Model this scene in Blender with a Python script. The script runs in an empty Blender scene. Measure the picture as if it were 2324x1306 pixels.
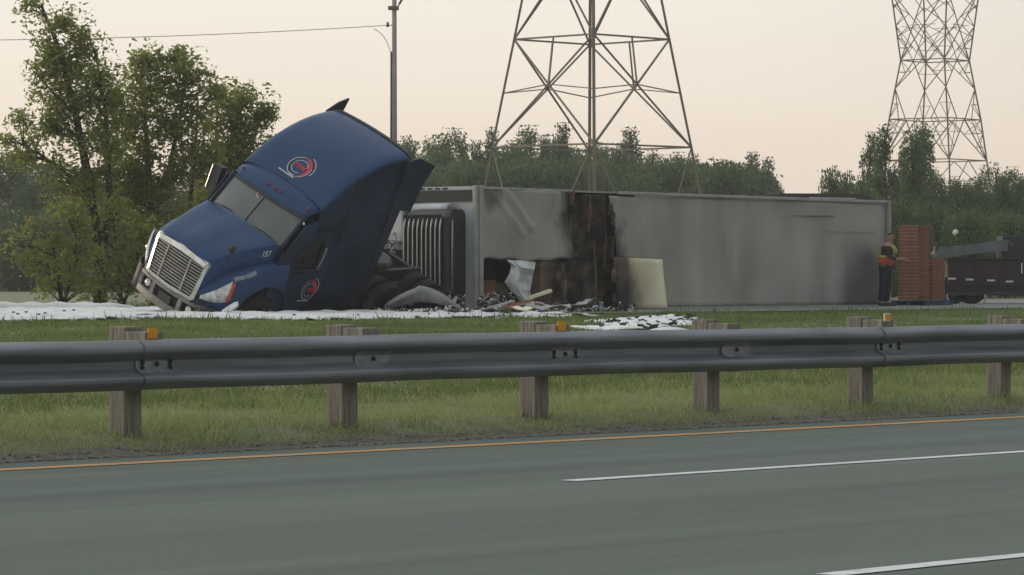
import bpy, math, random
import numpy as np
from mathutils import Vector, Matrix, Euler

# ------------------------------------------------------------------ camera, sky, sun, exposure
scene = bpy.context.scene
col = scene.collection
cam_d = bpy.data.cameras.new('camera'); cam = bpy.data.objects.new('camera', cam_d); col.objects.link(cam)
CAMZ = 1.10; FPX = 7870.0; CX = 1162.0; HY = 627.0            # camera height, focal length in photo pixels, horizon row
cam_d.sensor_width = 36.0; cam_d.lens = 36.0 * FPX / 2324.0
cam.location = (0, 0, CAMZ); cam.rotation_euler = (math.pi / 2 - 26.0 / FPX, 0, 0)
cam_d.clip_start = 0.5; cam_d.clip_end = 6000
scene.camera = cam

SUN_AZ, SUN_EL = math.radians(-62), math.radians(11)            # low, behind and to the left
world = bpy.data.worlds.new('World'); scene.world = world; world.use_nodes = True
wt = world.node_tree; bg = wt.nodes['Background']; bg.inputs[1].default_value = 0.1
sky = wt.nodes.new('ShaderNodeTexSky'); sky.sky_type = 'NISHITA'; sky.sun_disc = False
sky.sun_elevation = SUN_EL; sky.sun_rotation = SUN_AZ; sky.air_density = 1.0; sky.dust_density = 2.0; sky.ozone_density = 1.0
tc = wt.nodes.new('ShaderNodeTexCoord'); sep = wt.nodes.new('ShaderNodeSeparateXYZ')
wt.links.new(tc.outputs['Generated'], sep.inputs[0])
ramp = wt.nodes.new('ShaderNodeValToRGB'); wt.links.new(sep.outputs['Z'], ramp.inputs[0])   # thin high overcast veil
cr = ramp.color_ramp; cr.elements[0].position = 0.0; cr.elements[0].color = (0.76, 0.69, 0.62, 1)
cr.elements[1].position = 1.0; cr.elements[1].color = (0.70, 0.76, 0.82, 1)
for p_, c_ in ((0.035, (0.825, 0.70, 0.605)), (0.085, (0.825, 0.765, 0.69)), (0.35, (0.76, 0.78, 0.78))):
    e_ = cr.elements.new(p_); e_.color = (*c_, 1)
sc_ = wt.nodes.new('ShaderNodeVectorMath'); sc_.operation = 'SCALE'; sc_.inputs['Scale'].default_value = 10.4
# the veil is thinner lit on the side away from the low sun
dt_ = wt.nodes.new('ShaderNodeVectorMath'); dt_.operation = 'DOT_PRODUCT'; dt_.inputs[1].default_value = (math.sin(SUN_AZ), math.cos(SUN_AZ), 0.25)
wt.links.new(tc.outputs['Generated'], dt_.inputs[0])
fa_ = wt.nodes.new('ShaderNodeMapRange'); fa_.inputs[1].default_value = -1.0; fa_.inputs[2].default_value = 0.45; fa_.inputs[3].default_value = 0.26; fa_.inputs[4].default_value = 1.0
cn_ = wt.nodes.new('ShaderNodeTexNoise'); cn_.inputs['Scale'].default_value = 3.0; cn_.inputs['Detail'].default_value = 4
cm_ = wt.nodes.new('ShaderNodeMapping'); cm_.inputs['Scale'].default_value = (1, 1, 7); wt.links.new(tc.outputs['Generated'], cm_.inputs[0]); wt.links.new(cm_.outputs[0], cn_.inputs['Vector'])
ca_ = wt.nodes.new('ShaderNodeMath'); ca_.operation = 'MULTIPLY_ADD'; ca_.inputs[1].default_value = 0.24; ca_.inputs[2].default_value = 0.88; wt.links.new(cn_.outputs['Fac'], ca_.inputs[0])
wt.links.new(dt_.outputs['Value'], fa_.inputs[0])
vm_ = wt.nodes.new('ShaderNodeVectorMath'); vm_.operation = 'SCALE'; wt.links.new(ramp.outputs[0], vm_.inputs[0]); cx_ = wt.nodes.new('ShaderNodeMath'); cx_.operation = 'MULTIPLY'; wt.links.new(fa_.outputs[0], cx_.inputs[0]); wt.links.new(ca_.outputs[0], cx_.inputs[1]); wt.links.new(cx_.outputs[0], vm_.inputs['Scale'])
wt.links.new(vm_.outputs[0], sc_.inputs[0])
mul_ = wt.nodes.new('ShaderNodeVectorMath'); mul_.operation = 'SCALE'; mul_.inputs['Scale'].default_value = 0.35
wt.links.new(sky.outputs[0], mul_.inputs[0])
add_ = wt.nodes.new('ShaderNodeVectorMath'); add_.operation = 'ADD'
wt.links.new(sc_.outputs[0], add_.inputs[0]); wt.links.new(mul_.outputs[0], add_.inputs[1])
wt.links.new(add_.outputs[0], bg.inputs[0])

sun_d = bpy.data.lights.new('sun', 'SUN'); sun = bpy.data.objects.new('sun', sun_d); col.objects.link(sun)
sun_d.energy = 1.0; sun_d.angle = math.radians(10); sun_d.color = (1.0, 0.80, 0.58)
sdir = Vector((math.sin(SUN_AZ) * math.cos(SUN_EL), math.cos(SUN_AZ) * math.cos(SUN_EL), math.sin(SUN_EL)))
sun.rotation_euler = sdir.to_track_quat('Z', 'Y').to_euler()

vs = scene.view_settings; vs.view_transform = 'Standard'; vs.look = 'None'; vs.exposure = 0.0; vs.gamma = 1.0
vs.use_curve_mapping = False
scene.cycles.use_denoising = True
scene.cycles.max_bounces = 8; scene.cycles.transparent_max_bounces = 12

random.seed(4); rng = np.random.default_rng(7)

# ------------------------------------------------------------------ places
AL = math.radians(43.0)
RD = np.array([math.sin(AL), math.cos(AL)]); RN = np.array([-math.cos(AL), math.sin(AL)])   # along the road / across to the far side
def W(t, q, z=0.0): return Vector((RD[0]*t + RN[0]*q, RD[1]*t + RN[1]*q, z))
def at(px, py, Y): return Vector(((px-CX)/FPX*Y, Y, CAMZ-(py-HY)/FPX*Y))
PROF = [(-60, -.02), (16.18, -.01), (16.3, .02), (16.72, .10), (22, .14), (46, .335), (47, .36), (2000, .36)]
def gz(q): return np.interp(q, [p[0] for p in PROF], [p[1] for p in PROF])
def gxy(x, y): return float(gz(RN[0]*x + RN[1]*y))
FARZ = .36

# ------------------------------------------------------------------ materials
ORD = 'first second third fourth fifth sixth seventh eighth ninth tenth eleventh twelfth thirteenth fourteenth fifteenth sixteenth seventeenth eighteenth nineteenth twentieth'.split(); ORD += ['twenty '+o_ for o_ in ORD[:9]]
MATS = {}
def mat(name, c, rough=.6, metal=0.0, c2=None, nscale=4.0, amount=1.0, bump=0.0, bscale=40.0, spec=None, stretch=None, coat=0.0, detail=5.0, lo=.38, hi=.64):
    if name in MATS: return MATS[name]
    m = bpy.data.materials.new(name); m.use_nodes = True; nt = m.node_tree; b = nt.nodes['Principled BSDF']
    b.inputs['Base Color'].default_value = (*c, 1); b.inputs['Roughness'].default_value = rough; b.inputs['Metallic'].default_value = metal
    if spec is not None: b.inputs['Specular IOR Level'].default_value = spec
    if coat: b.inputs['Coat Weight'].default_value = coat; b.inputs['Coat Roughness'].default_value = .12
    if c2 is not None or bump:
        t = nt.nodes.new('ShaderNodeTexCoord'); mp = nt.nodes.new('ShaderNodeMapping'); nt.links.new(t.outputs['Object'], mp.inputs[0])
        if stretch: mp.vector_type = 'TEXTURE'; mp.inputs['Rotation'].default_value = stretch[0]; mp.inputs['Scale'].default_value = [1/k for k in stretch[1]]
    if c2 is not None:
        n = nt.nodes.new('ShaderNodeTexNoise'); n.inputs['Scale'].default_value = nscale; n.inputs['Detail'].default_value = detail
        nt.links.new(mp.outputs[0], n.inputs['Vector'])
        r = nt.nodes.new('ShaderNodeValToRGB'); r.color_ramp.elements[0].position = lo; r.color_ramp.elements[1].position = hi
        r.color_ramp.elements[0].color = (*c, 1); r.color_ramp.elements[1].color = (*c2, 1)
        nt.links.new(n.outputs['Fac'], r.inputs[0]); nt.links.new(r.outputs[0], b.inputs['Base Color'])
    if bump:
        n2 = nt.nodes.new('ShaderNodeTexNoise'); n2.inputs['Scale'].default_value = bscale; n2.inputs['Detail'].default_value = 4
        nt.links.new(mp.outputs[0], n2.inputs['Vector'])
        bp = nt.nodes.new('ShaderNodeBump'); bp.inputs['Strength'].default_value = bump; bp.inputs['Distance'].default_value = .02
        nt.links.new(n2.outputs['Fac'], bp.inputs['Height']); nt.links.new(bp.outputs[0], b.inputs['Normal'])
    MATS[name] = m; return m
def leafmat(name, a, b_, trans=.35, nscale=.9):
    """leaf: diffuse + translucent, colour varies from leaf to leaf and clump to clump"""
    m = bpy.data.materials.new(name); m.use_nodes = True; nt = m.node_tree
    for n in list(nt.nodes):
        if n.type == 'BSDF_PRINCIPLED': nt.nodes.remove(n)
    out = [n for n in nt.nodes if n.type == 'OUTPUT_MATERIAL'][0]
    at_ = nt.nodes.new('ShaderNodeAttribute'); at_.attribute_name = 'rnd'
    t = nt.nodes.new('ShaderNodeTexCoord'); ns = nt.nodes.new('ShaderNodeTexNoise'); ns.inputs['Scale'].default_value = nscale
    nt.links.new(t.outputs['Object'], ns.inputs['Vector'])
    ad = nt.nodes.new('ShaderNodeMath'); ad.operation = 'MULTIPLY_ADD'; ad.inputs[1].default_value = .45
    nt.links.new(at_.outputs['Fac'], ad.inputs[0])
    nt.links.new(ns.outputs['Fac'], ad.inputs[2])
    r = nt.nodes.new('ShaderNodeValToRGB'); r.color_ramp.elements[0].position = .45; r.color_ramp.elements[1].position = 1.0
    r.color_ramp.elements[0].color = (*a, 1); r.color_ramp.elements[1].color = (*b_, 1); nt.links.new(ad.outputs[0], r.inputs[0])
    if name.startswith('grass'):
        e_ = r.color_ramp.elements.new(.62); e_.color = (*[.5*(p_+q_)*k_ for p_, q_, k_ in zip(a, b_, (1.0, 1.0, .92))], 1); e2_ = r.color_ramp.elements.new(.52); e2_.color = (*[k_ for k_ in a], 1); ns.inputs['Detail'].default_value = 4
    d = nt.nodes.new('ShaderNodeBsdfDiffuse'); tr = nt.nodes.new('ShaderNodeBsdfTranslucent'); mx = nt.nodes.new('ShaderNodeMixShader')
    nt.links.new(r.outputs[0], d.inputs[0]); nt.links.new(r.outputs[0], tr.inputs[0]); mx.inputs[0].default_value = trans
    nt.links.new(d.outputs[0], mx.inputs[1]); nt.links.new(tr.outputs[0], mx.inputs[2]); nt.links.new(mx.outputs[0], out.inputs[0])
    MATS[name] = m; return m

ROT43 = (0, 0, -AL)   # object Y axis turned onto the road direction
M_asphalt = mat('asphalt', (.104, .126, .101), .85, c2=(.129, .151, .126), nscale=1.1, bump=.10, bscale=60, stretch=(ROT43, (1.6, .12, 1)), spec=.22, lo=.3, hi=.7)
def wheelpaths(m):
    nt = m.node_tree; bs = nt.nodes['Principled BSDF']; t = nt.nodes.new('ShaderNodeTexCoord'); mp = nt.nodes.new('ShaderNodeMapping'); mp.vector_type = 'TEXTURE'
    mp.inputs['Rotation'].default_value = ROT43; mp.inputs['Scale'].default_value = (1/.9, 1/.006, 1); nt.links.new(t.outputs['Object'], mp.inputs[0])
    n = nt.nodes.new('ShaderNodeTexNoise'); n.inputs['Scale'].default_value = 1.3; n.inputs['Detail'].default_value = 6; n.inputs['Roughness'].default_value = .65; nt.links.new(mp.outputs[0], n.inputs['Vector'])
    f = nt.nodes.new('ShaderNodeTexNoise'); f.inputs['Scale'].default_value = 38; f.inputs['Detail'].default_value = 3; nt.links.new(t.outputs['Object'], f.inputs['Vector'])
    a = nt.nodes.new('ShaderNodeMath'); a.operation = 'MULTIPLY_ADD'; a.inputs[1].default_value = .45; nt.links.new(f.outputs['Fac'], a.inputs[0]); nt.links.new(n.outputs['Fac'], a.inputs[2])
    r = nt.nodes.new('ShaderNodeMapRange'); r.inputs[1].default_value = .45; r.inputs[2].default_value = 1.0; r.inputs[3].default_value = .70; r.inputs[4].default_value = 1.30; nt.links.new(a.outputs[0], r.inputs[0])
    v = nt.nodes.new('ShaderNodeVectorMath'); v.operation = 'SCALE'; nt.links.new(bs.inputs['Base Color'].links[0].from_socket, v.inputs[0]); nt.links.new(r.outputs[0], v.inputs['Scale']); nt.links.new(v.outputs[0], bs.inputs['Base Color'])
wheelpaths(M_asphalt)
M_asphalt2 = mat('far_asphalt', (.17, .175, .165), .8, c2=(.21, .21, .20), nscale=1.2, bump=.15, bscale=20, spec=.25)
M_gravel = mat('gravel', (.13, .122, .105), .95, c2=(.21, .195, .17), nscale=14)
M_soil = mat('grass_soil', (.13, .145, .065), .95, c2=(.18, .19, .10), nscale=.9, bump=.1, bscale=12)
M_field = mat('field_grass', (.15, .165, .085), .95, c2=(.20, .205, .12), nscale=.05)
M_yellow = mat('yellow_paint', (.60, .26, .04), .6, c2=(.42, .26, .10), nscale=7)
M_white = mat('white_paint', (.72, .73, .70), .55, c2=(.52, .53, .51), nscale=9)
M_steel = mat('weathered_steel', (.135, .145, .155), .52, .40, c2=(.28, .295, .31), nscale=2.2, stretch=(ROT43, (4, .5, 6)), bump=.05, bscale=25, lo=.25, hi=.75, detail=8)
M_splice = mat('scuffed_steel', (.34, .35, .355), .6, .3, c2=(.22, .23, .24), nscale=12)
M_wood = mat('post_wood', (.15, .132, .108), .9, c2=(.30, .272, .232), nscale=9, stretch=((0, 0, 0), (4, 4, .35)), bump=.5, bscale=22)
M_reflA = mat('amber_reflector', (.75, .33, .02), .3)
M_reflW = mat('white_reflector', (.7, .7, .68), .3)
M_dark = mat('dark_plastic', (.012, .012, .013), .55, c2=(.022, .022, .022), nscale=6)
M_black = mat('soot_black', (.006, .006, .006), .9)
M_blue = mat('blue_paint', (.013, .050, .132), .34, 0.0, c2=(.018, .056, .142), nscale=1.2, spec=.28, bump=.04, bscale=2.2)
M_bluedk = mat('navy_trim', (.009, .016, .034), .45, c2=(.013, .021, .042), nscale=4, spec=.25)
M_chrome = mat('chrome', (.60, .60, .57), .26, .9, c2=(.48, .47, .44), nscale=8, bump=.04, bscale=14)
M_dullchrome = mat('dusty_chrome', (.36, .355, .33), .45, .5, c2=(.26, .25, .225), nscale=9, bump=.06, bscale=14)
M_rubber = mat('rubber', (.006, .006, .006), .85, c2=(.016, .016, .015), nscale=12)
M_rim = mat('wheel_rim', (.35, .35, .34), .4, .7, c2=(.24, .23, .22), nscale=9)
M_lens = mat('headlight_lens', (.72, .73, .71), .15, c2=(.45, .46, .46), nscale=11, coat=.8)
M_amber = mat('amber_lens', (.55, .10, .02), .25)
M_red = mat('red_lens', (.35, .02, .03), .3)
M_redink = mat('red_ink', (.55, .03, .03), .45)
M_whiteink = mat('white_ink', (.62, .64, .66), .45)
M_blackink = mat('black_ink', (.006, .006, .008), .4)
M_foamw = mat('fire_foam', (.86, .86, .85), .8, c2=(.62, .61, .58), nscale=2.2, bump=.3, bscale=9, lo=.3, hi=.75)
M_debris = mat('sooty_debris', (.015, .015, .016), .9, c2=(.05, .048, .045), nscale=8)
M_alu = mat('trailer_aluminium', (.30, .30, .28), .55, .25, c2=(.40, .40, .375), nscale=2.2)
M_frontwall = mat('trailer_white_gelcoat', (.42, .44, .46), .4, c2=(.50, .52, .53), nscale=1.5)
M_unit = mat('reefer_black', (.014, .015, .016), .35, c2=(.028, .028, .028), nscale=3)
M_char = mat('charred', (.009, .008, .007), .95, c2=(.13, .09, .062), nscale=2.0, bump=.8, bscale=7, lo=.42, hi=.72)
M_brownchar = mat('scorched_brown', (.045, .03, .022), .9, c2=(.20, .125, .08), nscale=2.0, bump=.4, bscale=12)
M_card = mat('brown_cardboard', (.25, .105, .055), .85, c2=(.17, .075, .042), nscale=3)
M_cardlip = mat('pale_cardboard_edge', (.40, .27, .19), .85)
M_cream = mat('insulation_cream', (.86, .80, .56), .8)
M_sheet = mat('torn_white_sheet', (.52, .55, .53), .5, c2=(.40, .43, .43), nscale=4, bump=.1, bscale=9)
M_skin = mat('skin', (.35, .2, .14), .6)
M_navycloth = mat('navy_cloth', (.010, .014, .020), .9)
M_maroon = mat('maroon_shirt', (.05, .012, .022), .9)
M_orange = mat('orange_vest', (.62, .075, .035), .8)
M_lime = mat('lime_stripe', (.55, .56, .12), .7)
M_hair = mat('dark_hair', (.012, .010, .009), .8)
M_bluepal = mat('blue_pallet', (.015, .07, .19), .7, c2=(.02, .04, .08), nscale=3)
M_truckred = mat('maroon_paint', (.030, .010, .012), .5, c2=(.016, .010, .010), nscale=2)
M_greytarp = mat('grey_tarp', (.13, .142, .14), .8, c2=(.085, .093, .093), nscale=3, bump=.2, bscale=6)
M_bark = mat('bark', (.035, .028, .02), .95, c2=(.075, .06, .045), nscale=8, bump=.6, bscale=20)
M_galv = mat('galvanised_steel', (.15, .125, .095), .7, .1, c2=(.21, .18, .14), nscale=1.5)
M_pole = mat('pole_concrete', (.33, .32, .30), .75, c2=(.27, .26, .24), nscale=3)
M_cable = mat('cable', (.30, .28, .26), .7)
L_near = leafmat('leaf_near', (.160, .200, .050), (.35, .375, .115), .56)
L_shrub = leafmat('leaf_shrub', (.185, .225, .055), (.36, .38, .12), .55)
L_far = leafmat('leaf_far', (.085, .130, .058), (.165, .215, .092), .52, .25)
L_grass = leafmat('grass_blade', (.185, .240, .100), (.37, .41, .195), .50, .5)
L_grassfar = leafmat('grass_blade_far', (.110, .155, .058), (.23, .275, .11), .45, .35)

# dusty windshield / window glass
def glassmat(name, dust, tint, dustc):
    m = bpy.data.materials.new(name); m.use_nodes = True; nt = m.node_tree
    out = [n for n in nt.nodes if n.type == 'OUTPUT_MATERIAL'][0]; nt.nodes.remove(nt.nodes['Principled BSDF'])
    tr = nt.nodes.new('ShaderNodeBsdfTransparent'); tr.inputs[0].default_value = (*tint, 1)
    gl = nt.nodes.new('ShaderNodeBsdfGlossy'); gl.inputs['Roughness'].default_value = .08
    df = nt.nodes.new('ShaderNodeBsdfDiffuse'); df.inputs[0].default_value = (*dustc, 1)
    fr = nt.nodes.new('ShaderNodeFresnel'); fr.inputs[0].default_value = 1.28
    t = nt.nodes.new('ShaderNodeTexCoord'); ns = nt.nodes.new('ShaderNodeTexNoise'); ns.inputs['Scale'].default_value = 1.8; nt.links.new(t.outputs['Object'], ns.inputs['Vector'])
    mr = nt.nodes.new('ShaderNodeMapRange'); mr.inputs[3].default_value = dust-.12; mr.inputs[4].default_value = dust+.12; nt.links.new(ns.outputs['Fac'], mr.inputs[0])
    m1 = nt.nodes.new('ShaderNodeMixShader'); m2 = nt.nodes.new('ShaderNodeMixShader')
    nt.links.new(mr.outputs[0], m1.inputs[0]); nt.links.new(tr.outputs[0], m1.inputs[1]); nt.links.new(df.outputs[0], m1.inputs[2])
    nt.links.new(fr.outputs[0], m2.inputs[0]); nt.links.new(m1.outputs[0], m2.inputs[1]); nt.links.new(gl.outputs[0], m2.inputs[2])
    nt.links.new(m2.outputs[0], out.inputs[0]); return m
M_wind = glassmat('dusty_windshield', .62, (.25, .27, .26), (.25, .275, .25))
M_glass = glassmat('tinted_window', .06, (.12, .13, .13), (.1, .1, .1))

# ------------------------------------------------------------------ mesh helpers
class MB:
    def __init__(s): s.v = []; s.f = []; s.mi = []
    def add(s, vs_, fs, mi=0):
        o = len(s.v); s.v += [tuple(v) for v in vs_]; s.f += [tuple(i+o for i in f) for f in fs]; s.mi += [mi]*len(fs); return s
    def box(s, c, size, R=None, mi=0):
        hx, hy, hz = size[0]/2, size[1]/2, size[2]/2
        p = [Vector((x, y, z)) for x in (-hx, hx) for y in (-hy, hy) for z in (-hz, hz)]
        if R is not None: p = [R @ q for q in p]
        c = Vector(c); return s.add([q+c for q in p], [(0, 1, 3, 2), (4, 6, 7, 5), (0, 4, 5, 1), (2, 3, 7, 6), (0, 2, 6, 4), (1, 5, 7, 3)], mi)
    def beam(s, a, b, w, h=None, up=(0, 0, 1), mi=0):
        a, b = Vector(a), Vector(b); x = b-a; L = x.length; x = x/L; u = Vector(up)
        if abs(x.dot(u)) > .98: u = Vector((0, 1, 0))
        y = u.cross(x).normalized(); z = x.cross(y)
        return s.box((a+b)/2, (L, w, h or w), Matrix((x, y, z)).transposed(), mi)
    def tube(s, pts, rads, n=8, mi=0, caps=True):
        pts = [Vector(p) for p in pts]; rads = rads if isinstance(rads, (list, tuple)) else [rads]*len(pts); vs_ = []; fs = []
        for i, p in enumerate(pts):
            d = (pts[min(i+1, len(pts)-1)]-pts[max(i-1, 0)]).normalized(); u = Vector((0, 0, 1)) if abs(d.z) < .9 else Vector((1, 0, 0))
            a = d.cross(u).normalized(); b = d.cross(a)
            vs_ += [p+(a*math.cos(2*math.pi*k/n)+b*math.sin(2*math.pi*k/n))*rads[i] for k in range(n)]
        for i in range(len(pts)-1):
            fs += [(i*n+k, i*n+(k+1) % n, (i+1)*n+(k+1) % n, (i+1)*n+k) for k in range(n)]
        if caps: fs += [tuple(range(n))[::-1], tuple((len(pts)-1)*n+k for k in range(n))]
        return s.add(vs_, fs, mi)
    def grid(s, rows, mi=0, close=False):
        nu, nv = len(rows), len(rows[0]); fs = []
        for i in range(nu-1):
            for j in range(nv if close else nv-1): fs.append((i*nv+j, i*nv+(j+1) % nv, (i+1)*nv+(j+1) % nv, (i+1)*nv+j))
        return s.add([p for r in rows for p in r], fs, mi)
    def prism(s, poly, fn, lo, hi, mi=0):
        n = len(poly); vs_ = [fn(p, lo) for p in poly]+[fn(p, hi) for p in poly]
        return s.add(vs_, [tuple(range(n))[::-1], tuple(range(n, 2*n))]+[(i, (i+1) % n, n+(i+1) % n, n+i) for i in range(n)], mi)
    def lathe(s, prof, c, axis='y', n=24, mi=0):
        rows = []
        for k in range(n):
            a = 2*math.pi*k/n; rows.append([])
            for r, h in prof:
                p = {'y': (r*math.cos(a), h, r*math.sin(a)), 'z': (r*math.cos(a), r*math.sin(a), h), 'x': (h, r*math.cos(a), r*math.sin(a))}[axis]
                rows[-1].append(Vector(p)+Vector(c))
        rows.append(rows[0]); return s.grid(rows, mi)
    def build(s, name, mats, parent=None, smooth=False, bevel=0, solid=0, sub=0, label=None):
        me = bpy.data.meshes.new(name); me.from_pydata(s.v, [], s.f)
        for m in (mats if isinstance(mats, (list, tuple)) else [mats]): me.materials.append(m)
        if any(s.mi): me.polygons.foreach_set('material_index', s.mi)
        if smooth: me.polygons.foreach_set('use_smooth', [True]*len(me.polygons))
        me.validate(); me.update()
        import bmesh
        bm = bmesh.new(); bm.from_mesh(me); bmesh.ops.recalc_face_normals(bm, faces=bm.faces); bm.to_mesh(me); bm.free()
        o = bpy.data.objects.new(name, me); col.objects.link(o); o.parent = parent
        if solid: md = o.modifiers.new('solid', 'SOLIDIFY'); md.thickness = solid; md.offset = -1 if solid > 0 else 1
        if bevel:
            md = o.modifiers.new('bevel', 'BEVEL'); md.width = bevel; md.segments = 2; md.limit_method = 'ANGLE'; md.harden_normals = False
        if sub: md = o.modifiers.new('sub', 'SUBSURF'); md.levels = sub; md.render_levels = sub
        if label: o['label'] = label
        return o
def tag(o, label, cat, group=None, kind=None):
    if label: o['label'] = label
    if cat: o['category'] = cat
    if group: o['group'] = group
    if kind: o['kind'] = kind
    return o
def struct(o, label=None): o['kind'] = 'structure'; return o
def empty(name, loc=(0, 0, 0), M=None):
    o = bpy.data.objects.new(name, None); col.objects.link(o); o.empty_display_size = .2
    if M is not None: o.matrix_world = M
    else: o.location = loc
    return o
def cards(name, C, A, B, rnd, m, parent=None, tri=False):
    """many small faces: centres C, half axes A and B (numpy n x 3)"""
    n = len(C)
    if tri: V = np.stack([C-A, C+A, C+B], 1); k = 3
    else: V = np.stack([C-A, C-B*.55, C+A, C+B], 1); k = 4
    me = bpy.data.meshes.new(name); me.vertices.add(n*k); me.vertices.foreach_set('co', V.reshape(-1).astype(np.float32))
    me.loops.add(n*k); me.loops.foreach_set('vertex_index', np.arange(n*k, dtype=np.int32))
    me.polygons.add(n); me.polygons.foreach_set('loop_start', np.arange(0, n*k, k, dtype=np.int32)); me.polygons.foreach_set('loop_total', np.full(n, k, np.int32))
    a = me.attributes.new('rnd', 'FLOAT', 'POINT'); a.data.foreach_set('value', np.repeat(rnd, k).astype(np.float32))
    me.materials.append(m); me.update(calc_edges=True); me.validate()
    if name is None: return me
    o = bpy.data.objects.new(name, me); col.objects.link(o); o.parent = parent; return o

# ------------------------------------------------------------------ ground, roads, markings
ts = [-2500, -600, -150, -60]+list(range(-40, 140, 4))+[160, 220, 320, 500, 900, 2500]
qs = [-60, -20, 0, 14, 15.6, 16.18, 16.3, 16.5, 16.72, 17.2, 18, 20, 22]+list(range(24, 46, 2))+[46, 47, 64, 90, 150, 300, 700, 2500]
b = MB(); b.grid([[W(t, q, float(gz(q))+(0.02*math.sin(t*.9+q*1.3)*math.sin(q*.7-t*.35) if 17 < q < 45 else 0)) for q in qs] for t in ts])
struct(b.build('ground', M_soil, smooth=True))
def strip(name, q0, q1, z, m, t0=-2500, t1=2500, wob=0.0, step=None):
    n = int((t1-t0)/step) if step else 1
    b = MB(); b.grid([[W(t0+(t1-t0)*i/n, q0, z), W(t0+(t1-t0)*i/n, q1+(wob*(math.sin(i*1.7)+math.sin(i*.61+1)+random.uniform(-1, 1)) if wob else 0), z)] for i in range(n+1)])
    return struct(b.build(name, m))
b = MB(); b.grid([[W(t, q, 0.0) for q in (-40, -10, 5, 10, 15, 16.25)] for t in [-2500, -300, -100, -50, 0, 20, 40, 80, 120, 300, 2500]])
struct(b.build('road', M_asphalt))
strip('gravel_verge', 16.10, 16.24, .006, M_gravel, -20, 60, .02, .25)
b = MB(); random.seed(2); b.grid([[W(t_*.2, q_+(random.uniform(-.04, .04) if k_ in (0, 3) else 0), float(gz(q_))+.008 if q_ > 16.2 else .008) for k_, q_ in enumerate((16.2, 16.26, 16.33, 16.40))] for t_ in range(-100, 300)]); struct(b.build('dirt_verge', mat('verge_dirt', (.10, .088, .064), .95, c2=(.17, .15, .11), nscale=9)))
strip('far_road', 45.6, 63, FARZ+.008, M_asphalt2)
strip('field', 66, 1500, FARZ+.02, M_field)
strip('yellow_edge_line', 15.43, 15.58, .004, M_yellow, -60, 200)
def dash(q, t0, t1, w): return strip('white_lane_dash', q-w/2, q+w/2, .004, M_white, t0, t1, .004, .4)
def tq(px, q):   # road coordinate where the picture column px meets the line q
    m = (px-CX)/FPX; Y = q/(RN[0]*m+RN[1]); return RD[0]*m*Y+RD[1]*Y
t_a = tq(1290, 12.45); dash(12.45, t_a, t_a+6.0, .115); dash(12.45, t_a-12, t_a-6, .115); dash(12.45, t_a+12, t_a+18, .115)
t_b = tq(1880, 7.83); dash(7.83, t_b, t_b+6.0, .115)

# ------------------------------------------------------------------ guardrail
T0, QP, SP = 14.35, 16.72, 1.905
rail = empty('guardrail', W(T0, QP, .1)); tag(rail, 'long weathered steel guardrail on square wooden posts beside the road', 'guardrail')
rail_inv = rail.location.copy()
def rb(t, q, z): return W(t, q, z)-rail_inv
half = [(.018, .156), (.03, .152), (.060, .132), (.077, .117), (.083, .104), (.083, .086), (.076, .072), (.045, .053), (.012, .034), (.0, .022)]
prof = half+[(u, -v) for u, v in half[::-1]]
def beam_panel(t0, t1, off):
    b = MB(); rows = []
    nseg = 26
    for i_ in range(nseg+1):
        t = t0+(t1-t0)*i_/nseg; e_ = math.sin(math.pi*i_/nseg); du = e_*(.006*math.sin(t*1.9)+.004*math.sin(t*5.3+1)); dv = .004*math.sin(t*.8)+.002*math.sin(t*3.1)
        fr = [rb(t, QP-.285-u-off-du*(1 if v > 0 else .6), .55+v+dv) for u, v in prof]; bk = [rb(t, QP-.281-u-off-du*(1 if v > 0 else .6), .55+v+dv) for u, v in prof][::-1]
        rows.append(fr+bk)
    b.grid(rows, close=True); n = len(rows[0]); b.f += [tuple(range(n)), tuple(range(nseg*n, (nseg+1)*n))[::-1]]; b.mi += [0, 0]
    return b.build('rail_beam', M_steel, rail)
for i, k in enumerate((-4, -2, 0, 2, 4, 6, 8)):
    o = beam_panel(T0+k*SP+.16-3.81-.32, T0+k*SP+.16, .009*(i % 2))
post_me = block_me = None
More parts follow.
